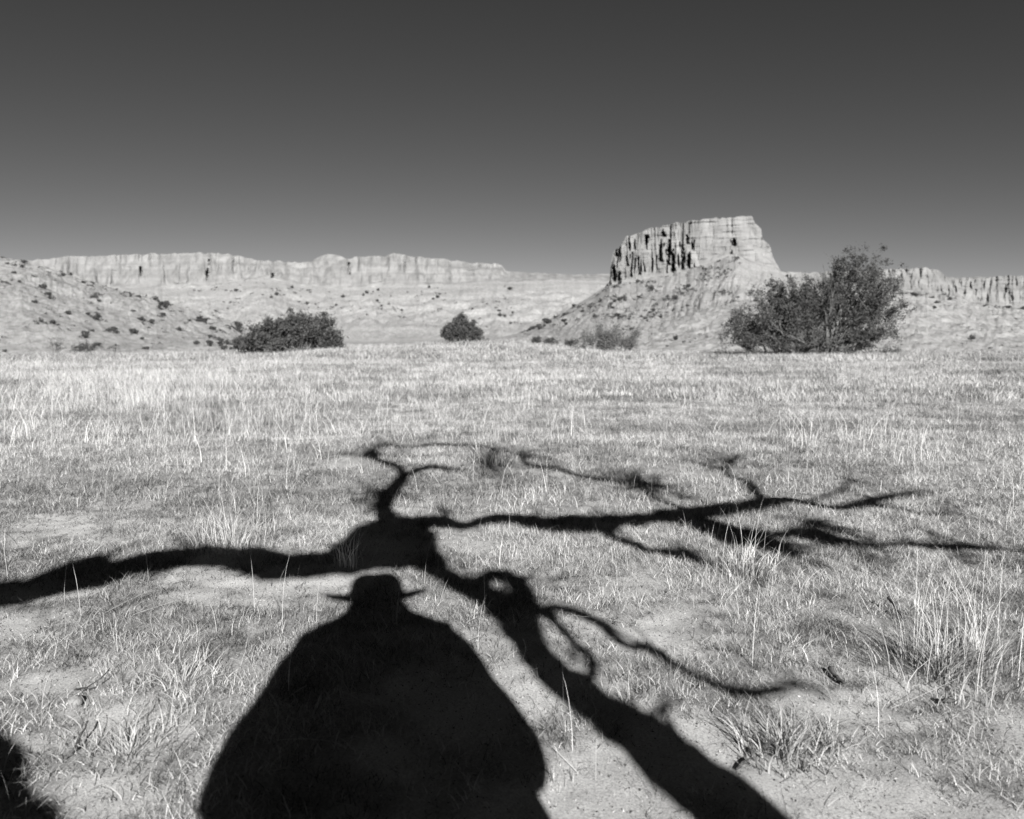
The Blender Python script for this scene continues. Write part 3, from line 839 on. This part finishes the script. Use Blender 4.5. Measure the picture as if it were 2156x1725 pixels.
# ------------------------------------------------------------------ the bare tree behind the photographer (its shadow lies on the field)
def sunproj(x, y, B):
    """where the thing that shades the ground at this spot stands, at B metres behind the lens along the shadow direction"""
    q = gnd(x, y)
    a = q @ AX
    t = (a + B) / math.cos(EL)
    return q - LDIR * t
def sun_sep(p, q):
    d = q - p; d = d - LDIR * d.dot(LDIR)
    return np.linalg.norm(d)
def branch(mb, pts, B0, B1, sides=10, rough=.25, sub=4, k=1.0, spur=.12):
    P = []; R = []
    n = len(pts)
    for i, q in enumerate(pts):
        B = B0 + (B1 - B0) * i / (n - 1)
        if len(q) == 4:
            a = sunproj(q[0], q[1], B); b = sunproj(q[2], q[3], B)
            P.append((a + b) / 2); R.append(sun_sep(a, b) / 2)
        else:
            P.append(sunproj(q[0], q[1], B)); R.append(q[2] / 2)
    P = np.array(P); R = np.array(R) * k
    t = np.arange(n); tt = np.linspace(0, n - 1, (n - 1) * sub + 1)
    # smooth (Catmull-Rom) path
    def cr(A):
        A2 = np.vstack([2 * A[0] - A[1], A, 2 * A[-1] - A[-2]])
        o = []
        for u in tt:
            i = min(int(u), n - 2); f = u - i
            p0, p1, p2, p3 = A2[i:i + 4]
            o.append(.5 * (2 * p1 + (p2 - p0) * f + (2 * p0 - 5 * p1 + 4 * p2 - p3) * f * f + (3 * p1 - p0 - 3 * p2 + p3) * f ** 3))
        return np.array(o)
    PP = cr(P); RR = np.interp(tt, t, R)
    PP = PP + rng.normal(size=PP.shape) * RR[:, None] * .06
    kn = np.array([mn.noise(Vector((i * .55, P[0][0] * 5, 2.0))) for i in range(len(RR))])
    RR = RR * (1 + .22 * kn)
    mb.tube(PP, RR, sides, rough=rough + .12)
    for i in range(2, len(PP) - 1):
        if random.random() < spur:
            d = rng.normal(size=3); d[2] = abs(d[2]) + .2; d /= np.linalg.norm(d)
            L = random.uniform(.05, .22); r0 = min(RR[i] * .35, .014)
            a = PP[i]; b = a + d * (RR[i] + L * .5); c2 = b + (d + rng.normal(size=3) * .5) * L * .5
            mb.tube([a, b, c2], [r0, r0 * .8, r0 * .4], 5, cap=False)
    return PP, RR
def twigs(mb, p, n, L, r, updir, spread=.9, droop=0):
    for i in range(n):
        d = np.array(updir, float) + rng.normal(size=3) * spread; d /= np.linalg.norm(d)
        q = [np.array(p)]
        for k in range(4):
            d = d + rng.normal(size=3) * .3; d /= np.linalg.norm(d); q.append(q[-1] + d * L * rng.uniform(.15, .32))
            if k > 0:
                e = d + rng.normal(size=3) * .8; e /= np.linalg.norm(e)
                mb.tube([q[-1], q[-1] + e * L * .15, q[-1] + e * L * .28 + [0, 0, .02]], [r * .6, r * .45, r * .3], 4, cap=False)
        mb.tube(q, np.linspace(r, r * .4, 5), 5, cap=False)

# trunk: from its visible shadow up to the fork, then on down to the roots
edges = [(1470, 1725, 1660, 1725), (1375, 1643, 1545, 1643), (1320, 1590, 1480, 1590), (1275, 1550, 1420, 1550), (1222, 1500, 1330, 1500), (1158, 1450, 1262, 1450),
         (1098, 1400, 1178, 1396), (1066, 1345, 1148, 1345), (1030, 1300, 1130, 1292), (985, 1262, 1062, 1246), (945, 1242, 979, 1214), (905, 1215, 938, 1186), (868, 1196, 912, 1148), (832, 1196, 888, 1118), (800, 1180, 860, 1092), (800, 1128, 838, 1082)]
tree_parts = MB()
foot = sunproj(1565, 1725, 1.45)
base = np.array([foot[0] + .42, foot[1] - .02, 0.0]); base[2] = -.05
root = empty('bare_tree', (base[0], base[1], 0))
def part(name, fn):
    mb = MB(); fn(mb); return mb.build(name, M_bark, root, origin=(base[0], base[1], 0))
def f_trunk(mb):
    branch(mb, edges, 1.45, 1.65, sides=18, rough=.22, sub=4, k=.91)
    a = sunproj(1470, 1725, 1.45); b = sunproj(1660, 1725, 1.45); c = (a + b) / 2; r = sun_sep(a, b) / 2
    path = [c + [-.02, 0, .04], c + (base - c) * .3 + [.04, 0, -.04], c + (base - c) * .65 + [.05, 0, -.02], base + [0, 0, .12], base]
    mb.tube(path, [r, r * 1.05, r * 1.15, r * 1.4, r * 1.9], 16, rough=.2)
    for k in range(6):      # root flare
        a = k * 1.05 + .3; d = np.array([math.cos(a), math.sin(a), 0])
        mb.tube([base + [0, 0, .3], base + d * r * 1.5 + [0, 0, .12], base + d * r * 3.4 + [0, 0, .02], base + d * r * 5 + [0, 0, -.06]], [r * .7, r * .6, r * .35, r * .12], 8, rough=.2)
    # thick burl at the fork
    for (x, y, w) in [(838, 1150, .15), (815, 1165, .13), (860, 1135, .14), (872, 1165, .12), (835, 1122, .12), (818, 1105, .085)]:
        p = sunproj(x, y, 1.62); mb.ball(p, w * .95, 14, 10)
    p = sunproj(1090, 1296, 1.55); mb.ball(p, .06)
    # knot hole loop on the trunk
    branch(mb, [(1002, 1250, .06), (1010, 1228, .07), (1028, 1216, .075), (1055, 1214, .08), (1080, 1224, .09), (1094, 1244, .10), (1098, 1266, .11), (1088, 1288, .11)], 1.6, 1.6, sides=10)
part('trunk', f_trunk)
def f_left(mb):
    e = [(835, 1100, 830, 1196), (797, 1103, 800, 1200), (763, 1127, 763, 1204), (715, 1154, 715, 1214), (667, 1166, 667, 1218), (609, 1171, 609, 1220), (561, 1163, 561, 1217), (499, 1155, 475, 1203), (427, 1155, 417, 1194),
         (350, 1163, 341, 1206), (273, 1178, 283, 1214), (225, 1196, 235, 1236), (158, 1190, 187, 1240), (110, 1205, 115, 1258), (53, 1228, 50, 1274), (-20, 1240, -20, 1290), (-120, 1262, -120, 1312), (-260, 1268, -260, 1310), (-420, 1250, -420, 1285)]
    PP, RR = branch(mb, e, 1.62, 1.2, sides=14, rough=.12)
    for i in (58, 66, 71): twigs(mb, PP[min(i, len(PP) - 1)], 3, .5, .012, (-.6, 0, .6))
part('limb', f_left)
def f_neck(mb):
    branch(mb, [(818, 1105, .13), (812, 1082, .12), (806, 1062, .11), (822, 1040, .14), (836, 1022, .13), (848, 1008, .10), (846, 996, .085), (830, 985, .08), (806, 976, .07), (786, 968, .08), (776, 958, .05)], 1.65, 1.9, sides=12)
    PP, RR = branch(mb, [(850, 1003, .08), (868, 997, .075), (888, 991, .075), (910, 987, .08), (931, 987, .09), (955, 991, .05)], 1.85, 2.0)
    p = sunproj(782, 962, 1.9); mb.ball(p, (.09, .05, .1)); twigs(mb, p, 16, .42, .012, (0, .1, .5), 1.0)
    for (x, y) in [(800, 1050), (790, 1042), (802, 1062), (812, 1035)]:
        twigs(mb, sunproj(x, y, 1.75), 7, .22, .009, (-.6, 0, .1), .7)
part('limb', f_neck)
def f_top(mb):
    branch(mb, [(776, 958, .05), (792, 946, .05), (811, 940, .075), (859, 943, .06), (917, 938, .06), (955, 940, .055), (1003, 943, .05), (1041, 950, .055), (1075, 960, .05), (1096, 968, .05), (1102, 980, .06), (1126, 987, .05), (1174, 992, .06),
                (1222, 1006, .055), (1270, 1014, .05), (1318, 1021, .045), (1345, 1030, .05), (1376, 1054, .045), (1414, 1066, .04), (1440, 1080, .05)], 1.9, 1.75, sub=3)
    for (x, y, n) in [(820, 938, 6), (1022, 985, 16), (1018, 970, 8), (1104, 968, 14), (1345, 1022, 30), (1352, 1030, 16), (1385, 1028, 12), (1200, 1000, 4), (940, 938, 4), (1060, 950, 5)]:
        twigs(mb, sunproj(x, y, 1.85), n, .32, .010, (0, 0, .2), 1.0)
    branch(mb, [(1041, 950, .04), (1030, 964, .035), (1022, 985, .03)], 1.87, 1.85)
part('limb', f_top)
def f_right(mb):
    PP, RR = branch(mb, [(850, 1118, .15), (878, 1104, .12), (905, 1101, .11), (931, 1101, .11), (960, 1106, .085), (984, 1107, .08), (1027, 1098, .085), (1075, 1094, .09), (1126, 1102, .125), (1174, 1107, .15), (1222, 1107, .155),
                (1262, 1104, .14), (1308, 1098, .10), (1366, 1092, .10), (1424, 1087, .115), (1462, 1081, .12), (1510, 1075, .105), (1558, 1069, .105), (1601, 1062, .105), (1644, 1058, .07), (1688, 1061, .065), (1726, 1067, .045), (1760, 1070, .05), (1798, 1068, .06),
                (1827, 1058, .06), (1856, 1048, .05), (1889, 1046, .035), (1920, 1040, .02)], 1.62, 1.35, k=1.18)
    branch(mb, [(1790, 1068, .045), (1830, 1068, .04), (1865, 1071, .04), (1913, 1081, .04), (1966, 1086, .035), (2010, 1084, .015)], 1.4, 1.3)
    branch(mb, [(1603, 1062, .08), (1592, 1048, .075), (1582, 1036, .085), (1568, 1018, .07), (1548, 1009, .06), (1529, 1005, .06), (1520, 992, .05), (1534, 978, .045), (1540, 962, .03)], 1.5, 1.7)
    branch(mb, [(1522, 993, .05), (1505, 990, .04), (1488, 993, .03)], 1.65, 1.7)
    twigs(mb, sunproj(1530, 982, 1.7), 24, .34, .010, (0, 0, .5), .9)
    twigs(mb, sunproj(1500, 990, 1.7), 6, .25, .008, (-.5, 0, .3), .7)
    twigs(mb, sunproj(1900, 1046, 1.35), 8, .35, .009, (.5, 0, .4), .7)
    twigs(mb, sunproj(941, 1092, 1.6), 6, .16, .010, (0, 0, 1), .5)
    twigs(mb, sunproj(1985, 1080, 1.3), 5, .35, .008, (.8, 0, .2), .5)
    branch(mb, [(1690, 1060, .03), (1740, 1045, .03), (1780, 1020, .03), (1774, 998, .025), (1765, 985, .015)], 1.45, 1.6)
part('limb', f_right)
def f_fork(mb):
    branch(mb, [(1236, 1108, .10), (1262, 1116, .08), (1284, 1129, .06), (1313, 1142, .055), (1342, 1153, .055), (1366, 1158, .04), (1414, 1165, .055), (1443, 1172, .07), (1480, 1184, .045)], 1.55, 1.35, k=1.25)
    branch(mb, [(1400, 1162, .035), (1440, 1164, .035), (1480, 1165, .02)], 1.4, 1.3)
    twigs(mb, sunproj(1450, 1170, 1.35), 9, .22, .008, (.4, 0, .2), .8)
part('branch', f_fork)
def f_fork2(mb):
    branch(mb, [(1433, 1083, .10), (1462, 1100, .11), (1486, 1112, .13), (1520, 1123, .13), (1558, 1129, .115), (1596, 1136, .11), (1625, 1150, .10), (1655, 1166, .07)], 1.45, 1.2, k=1.6)
    branch(mb, [(1590, 1130, .07), (1620, 1128, .06), (1654, 1128, .07), (1692, 1126, .13), (1726, 1133, .14), (1755, 1140, .08), (1798, 1147, .035), (1846, 1151, .03), (1904, 1148, .045), (1942, 1151, .05), (1990, 1154, .055), (2038, 1154, .06), (2086, 1159, .055), (2150, 1164, .03), (2230, 1166, .015)], 1.3, 1.1, k=1.0)
    branch(mb, [(1726, 1133, .05), (1705, 1118, .05), (1712, 1104, .05), (1735, 1100, .03)], 1.25, 1.3)
    for (x, y, n) in [(1715, 1105, 22), (1740, 1136, 14), (1640, 1160, 20), (1680, 1120, 6), (2000, 1156, 8), (2080, 1160, 8)]:
        twigs(mb, sunproj(x, y, 1.25), n, .24, .009, (.3, 0, .1), .9)
part('branch', f_fork2)
def f_low(mb):
    branch(mb, [(1105, 1285, .06), (1128, 1292, .05), (1142, 1288, .045), (1160, 1280, .045), (1198, 1286, .045), (1236, 1299, .04), (1270, 1322, .05), (1294, 1345, .045), (1318, 1360, .035), (1356, 1362, .045), (1385, 1375, .045), (1414, 1398, .035),
                (1443, 1417, .03), (1476, 1431, .035), (1510, 1443, .036), (1539, 1454, .040), (1582, 1459, .036), (1630, 1453, .030), (1680, 1436, .015)], 1.55, 1.3)
    branch(mb, [(1150, 1290, .06), (1160, 1308, .045), (1182, 1330, .035), (1210, 1357, .035), (1238, 1384, .035), (1247, 1405, .035), (1242, 1425, .035), (1222, 1442, .05)], 1.55, 1.5)
    twigs(mb, sunproj(1665, 1442, 1.3), 6, .12, .005, (.6, 0, .3), .7)
    twigs(mb, sunproj(1205, 1385, 1.5), 6, .12, .006, (-.3, 0, .3), .7)
    twigs(mb, sunproj(1290, 1345, 1.5), 3, .10, .005, (-.3, 0, .3), .7)
part('branch', f_low)
tag(root, 'bare gnarled leaning tree behind the photographer, whose long shadow spreads over the field', 'tree')

# unseen rock, added and shaped to cast the lower left corner's shadow
c = -RX * 1.28 - AX * .55
mb = MB(); mb.ball((0, 0, 0), (.85, .50, .80), 90, 60)
v = mb.v[0]
for i, q in enumerate(v):
    k = 1 + .10 * mn.noise(Vector(q) * 2.6 + Vector((3, 1, 7))) + .05 * mn.noise(Vector(q) * 6) + .03 * abs(mn.noise(Vector(q) * 14))
    v[i] = q * k
o = mb.build('shadow_caster', M_stone)
o.location = (c[0], c[1], .58)
tag(o, 'unseen rock added behind the photographer at the left to shade the lower left corner', 'shadow_caster')
CASTER = o

# ------------------------------------------------------------------ the photographer in a hat (stands behind the lens, casts the figure's shadow)
per = empty('person', tuple(-AX * .30 + RX * .010), -AZ)
# local frame: x = lateral, y = forwards (shadow direction), z = up
def skin_body():
    me = bpy.data.meshes.new('body')
    V = []; E = []; R = []
    def j(p, r, par=None):
        V.append(p); R.append(r if isinstance(r, tuple) else (r, r)); i = len(V) - 1
        if par is not None: E.append((par, i))
        return i
    pel = j((0, -.02, .93), (.15, .11)); wst = j((0, -.02, 1.08), (.135, .10), pel); ch = j((0, -.03, 1.26), (.16, .115), wst)
    sh = j((0, -.03, 1.38), (.13, .09), ch); nk = j((0, .0, 1.47), (.058, .058), sh); nk2 = j((0, .035, 1.535), (.056, .058), nk)
    hd = j((0, .07, 1.585), (.07, .085), nk2); hd2 = j((0, .095, 1.655), (.072, .085), hd)
    for s in (-1, 1):
        h = j((s * .095, -.02, .86), (.085, .085), pel); k = j((s * .115, .0, .49), (.058, .058), h); c2 = j((s * .118, -.03, .36), (.055, .055), k)
        a = j((s * .12, -.03, .10), (.038, .038), c2); hl = j((s * .122, -.03, .05), (.036, .04), a); t = j((s * .14, .12, .03), (.04, .022), hl)
        cl = j((s * .12, -.03, 1.41), (.06, .06), sh); sd_ = j((s * .20, -.03, 1.40), (.058, .058), cl); e = j((s * .325, -.02, 1.09), (.042, .042), sd_)
        fm = j((s * .25, .08, 1.06), (.04, .04), e); w = j((s * .125, .16, 1.02), (.026, .03), fm); pa = j((s * .085, .215, 1.015), (.018, .036), w)
        pb = j((s * .070, .25, 1.015), (.014, .036), pa)
        for q, (dz, L) in enumerate([(.032, .85), (.011, 1.0), (-.010, .93), (-.031, .75)]):
            f0 = j((s * .066, .262, 1.015 + dz), (.0095, .0095), pb)
            f1 = j((s * .058, .262 + .034 * L, 1.015 + dz * 1.02), (.009, .009), f0)
            f2 = j((s * .040, .262 + .050 * L, 1.015 + dz), (.0085, .0085), f1)
            f3 = j((s * .022, .262 + .050 * L, 1.015 + dz * .95), (.0075, .0075), f2)
        t0 = j((s * .074, .215, 1.055), (.012, .012), pa); t1 = j((s * .050, .232, 1.082), (.010, .010), t0); t2 = j((s * .024, .236, 1.088), (.009, .009), t1)
    me.from_pydata(V, E, [])
    o = bpy.data.objects.new('body', me); C.objects.link(o)
    md = o.modifiers.new('Skin', 'SKIN'); md.use_smooth_shade = True
    for i, r in enumerate(R):
        me.skin_vertices[0].data[i].radius = r
    me.skin_vertices[0].data[0].use_root = True
    ss = o.modifiers.new('Sub', 'SUBSURF'); ss.levels = 2; ss.render_levels = 2
    dg = bpy.context.evaluated_depsgraph_get()
    m2 = bpy.data.meshes.new_from_object(o.evaluated_get(dg))
    bpy.data.objects.remove(o)
    ob = bpy.data.objects.new('body', m2); C.objects.link(ob)
    m2.materials.clear(); m2.materials.append(M_skin)
    m2.polygons.foreach_set('use_smooth', [True] * len(m2.polygons))
    return ob
me_tmp = bpy.data.meshes.new('t'); 
try:
    body = skin_body()
except Exception as ex:      # skin layer absent on a raw mesh: add it through the modifier
    print('skin', ex); raise
body.parent = per
# face
TILT = math.radians(-20.5)
HC = Vector((0, .085, 1.585))
def head_pt(x, y, z):
    v = Vector((x, y, z)); v.rotate(Matrix.Rotation(TILT, 3, 'X')); return np.array(HC + v)
mb = MB(); mb.ball((0, 0, 0), (.078, .098, .118), 24, 18)
v = mb.v[0]
for i, q in enumerate(v):
    x, y, z = q
    if z < 0: x *= 1 - .35 * (-z / .118) ** 1.6; y = y * (1 - .12 * (-z / .118)) + .01 * (-z / .118)
    if y > 0: y *= .93
    y += .026 * math.exp(-(x / .014) ** 2 - ((z + .022) / .020) ** 2) + .010 * math.exp(-(x / .010) ** 2 - ((z) / .022) ** 2)
    y += .006 * math.exp(-(x / .03) ** 2 - ((z + .062) / .009) ** 2) * (y > 0)
    y -= .008 * (math.exp(-((abs(x) - .031) / .014) ** 2 - ((z - .008) / .012) ** 2)) * (y > 0)
    v[i] = head_pt(x, y, z)
mb.build('face', M_skin, per)
for s in (-1, 1):
    mb = MB(); mb.ball(head_pt(s * .031, .078, .006), .012); mb.build('eye', M_eye, per)
    mb = MB(); mb.ball(head_pt(s * .079, -.005, -.005), (.012, .018, .030)); mb.build('ear', M_skin, per)
mb = MB(); mb.ball((0, 0, 0), (.084, .096, .10), 24, 16)
v = mb.v[0]
for i, q in enumerate(v):
    q = q * (1 + .04 * mn.noise(Vector(q) * 50)); v[i] = head_pt(q[0], min(q[1] - .016, .055), q[2] + .018)
mb.build('hair', M_hair, per)
# hat: brim curled up at the sides, creased crown, tipped forwards with the bowed head
mb = MB()
seg = 48
H0 = .034
prof = [(.0, .136), (.030, .135), (.056, .130), (.076, .118), (.088, .096), (.095, .06), (.097, .03), (.100, .008), (.112, .002), (.135, .0), (.165, .0), (.192, .003), (.197, -.002), (.192, -.009), (.165, -.009), (.12, -.008), (.100, -.005), (.094, .02), (.09, .08), (.08, .11), (.0, .118)]
ring = []; V = []
for (r, z) in prof:
    row = []
    for k in range(seg):
        a = 2 * math.pi * k / seg
        ex = 1.13 if r < .115 else 1.08; ey = 1.22 if r < .115 else 1.04
        x = r * math.cos(a) * ex; y = r * math.sin(a) * ey
        zz = z
        if r > .105:
            u = (r - .105) / .09; zz += .030 * (abs(math.cos(a)) ** 2.5) * u ** 1.6 - .012 * (abs(math.sin(a)) ** 2) * u
        if z > .10: zz -= .008 * math.exp(-(x / .022) ** 2) * (1 - (y / .14) ** 2)
        row.append(len(V)); V.append(head_pt(x, y, zz + H0))
    ring.append(row)
F = []
for i in range(len(ring) - 1):
    for k in range(seg):
        l = (k + 1) % seg
        F.append((ring[i][k], ring[i + 1][k], ring[i + 1][l], ring[i][l]))
mb.add(V, F)
hat = mb.build('hat', M_hat, per)
mb = MB(); P = [head_pt(.0985 * math.cos(a), .0985 * 1.18 * math.sin(a), H0 + .022) for a in np.linspace(0, 2 * math.pi, 40)]
V = []; F = []
for k in range(40):
    a = 2 * math.pi * k / 40
    for (r, z) in ((.1005, .008), (.0995, .036)): V.append(head_pt(r * 1.14 * math.cos(a), r * 1.23 * math.sin(a), H0 + z))
for k in range(40):
    l = (k + 1) % 40; F.append((2 * k, 2 * l, 2 * l + 1, 2 * k + 1))
mb.add(V, F); mb.build('hat_band', M_leather, hat)
# coat
mb = MB(); V = []; F = []; seg = 40
prof = [(1.605, .112, .10, .0), (1.57, .122, .102, .0), (1.545, .15, .10, 0), (1.520, .205, .105, -.01), (1.49, .262, .110, -.02), (1.44, .280, .12, -.03), (1.38, .288, .135, -.03), (1.28, .298, .15, -.03), (1.15, .305, .155, -.03), (1.02, .345, .16, -.03), (.90, .372, .17, -.03), (.80, .376, .18, -.03), (.74, .376, .182, -.03), (.745, .362, .17, -.03), (.95, .29, .14, -.03)]
for (z, a_, b_, yo) in prof:
    for k in range(seg):
        a = 2 * math.pi * k / seg
        w = 1 + .025 * mn.noise(Vector((math.cos(a) * 2.5, math.sin(a) * 2.5, z * 5)))
        V.append((a_ * math.cos(a) * w, b_ * math.sin(a) * w + yo, z))
for i in range(len(prof) - 1):
    for k in range(seg):
        l = (k + 1) % seg; F.append((i * seg + k, (i + 1) * seg + k, (i + 1) * seg + l, i * seg + l))
mb.add(V, F)
coat = mb.build('coat', M_coat, per)
for s in (-1, 1):
    mb = MB()
    hi = 0.0 if s > 0 else -.015
    pts = np.array([(s * .18, -.03, 1.41 + hi), (s * .232, -.03, 1.40 + hi), (s * .262, -.03, 1.34 + hi), (s * .280, -.03, 1.26), (s * .312, -.03, 1.18), (s * .332, -.025, 1.10), (s * .331, -.01, 1.03), (s * .29, .05, 1.02), (s * .22, .105, 1.03), (s * .16, .145, 1.022)])
    tt = np.linspace(0, len(pts) - 1, 40)
    pp = np.stack([np.interp(tt, range(len(pts)), pts[:, i]) for i in range(3)], -1)
    rr = np.interp(tt, range(len(pts)), [.07, .076, .072, .068, .069, .072, .074, .06, .052, .046])
    k = np.array([.25, .5, .25]); 
    for _ in range(3):
        for i in range(3): pp[1:-1, i] = np.convolve(pp[:, i], k, 'valid')
    mb.tube(pp, rr, 20, rough=.06)
    mb.build('sleeve', M_coat, per)
    mb = MB()
    mb.tube([(s * .10, -.025, .95), (s * .105, -.02, .80), (s * .115, -.01, .52), (s * .12, -.03, .30), (s * .122, -.035, .08)], [.115, .105, .078, .072, .075], 18, rough=.06)
    mb.build('trouser_leg', M_jeans, per)
    mb = MB(); z0 = .0
    mb.ball((s * .13, .03, .035), (.052, .15, .05), 18, 12); mb.ball((s * .122, -.045, .06), (.052, .065, .075), 16, 10)
    v = np.concatenate(mb.v); mb.v = [np.stack([v[:, 0], v[:, 1], np.maximum(v[:, 2], .0)], -1)]
    mb.build('boot', M_leather, per)
# camera held at the waist (lens front just behind the viewpoint)
cr_ = empty('film_camera', (0, 0, CAM_H))
mb = MB(); mb.box((0, -.115, -.03), (.052, .05, .052)); bo = mb.build('camera_body', M_black, cr_, smooth=False)
bv = bo.modifiers.new('Bevel', 'BEVEL'); bv.width = .006; bv.segments = 3
mb = MB(); mb.tube([(0, -.066, -.005), (0, -.030, -.003), (0, -.028, -.003)], [.032, .032, .028], 28); mb.build('lens_barrel', M_metal, cr_)
mb = MB(); mb.ball((0, -.030, -.003), (.022, .006, .022), 20, 10); mb.build('lens_glass', M_glass, cr_)
mb = MB(); mb.box((0, -.115, .030), (.036, .036, .008)); mb.box((0, -.15, .055), (.036, .002, .02)); mb.box((-.034, -.115, .055), (.002, .034, .02)); mb.box((.034, -.115, .055), (.002, .034, .02))
mb.build('viewfinder_hood', M_black, cr_, smooth=False)
mb = MB(); mb.tube([(.052, -.11, -.03), (.066, -.11, -.03)], [.012, .012], 16); mb.build('winding_knob', M_metal, cr_)
tag(cr_, 'waist-level film camera held by the photographer in both hands', 'camera')
tag(per, 'person in brimmed hat and loose coat looking down into a camera at waist height', 'person')
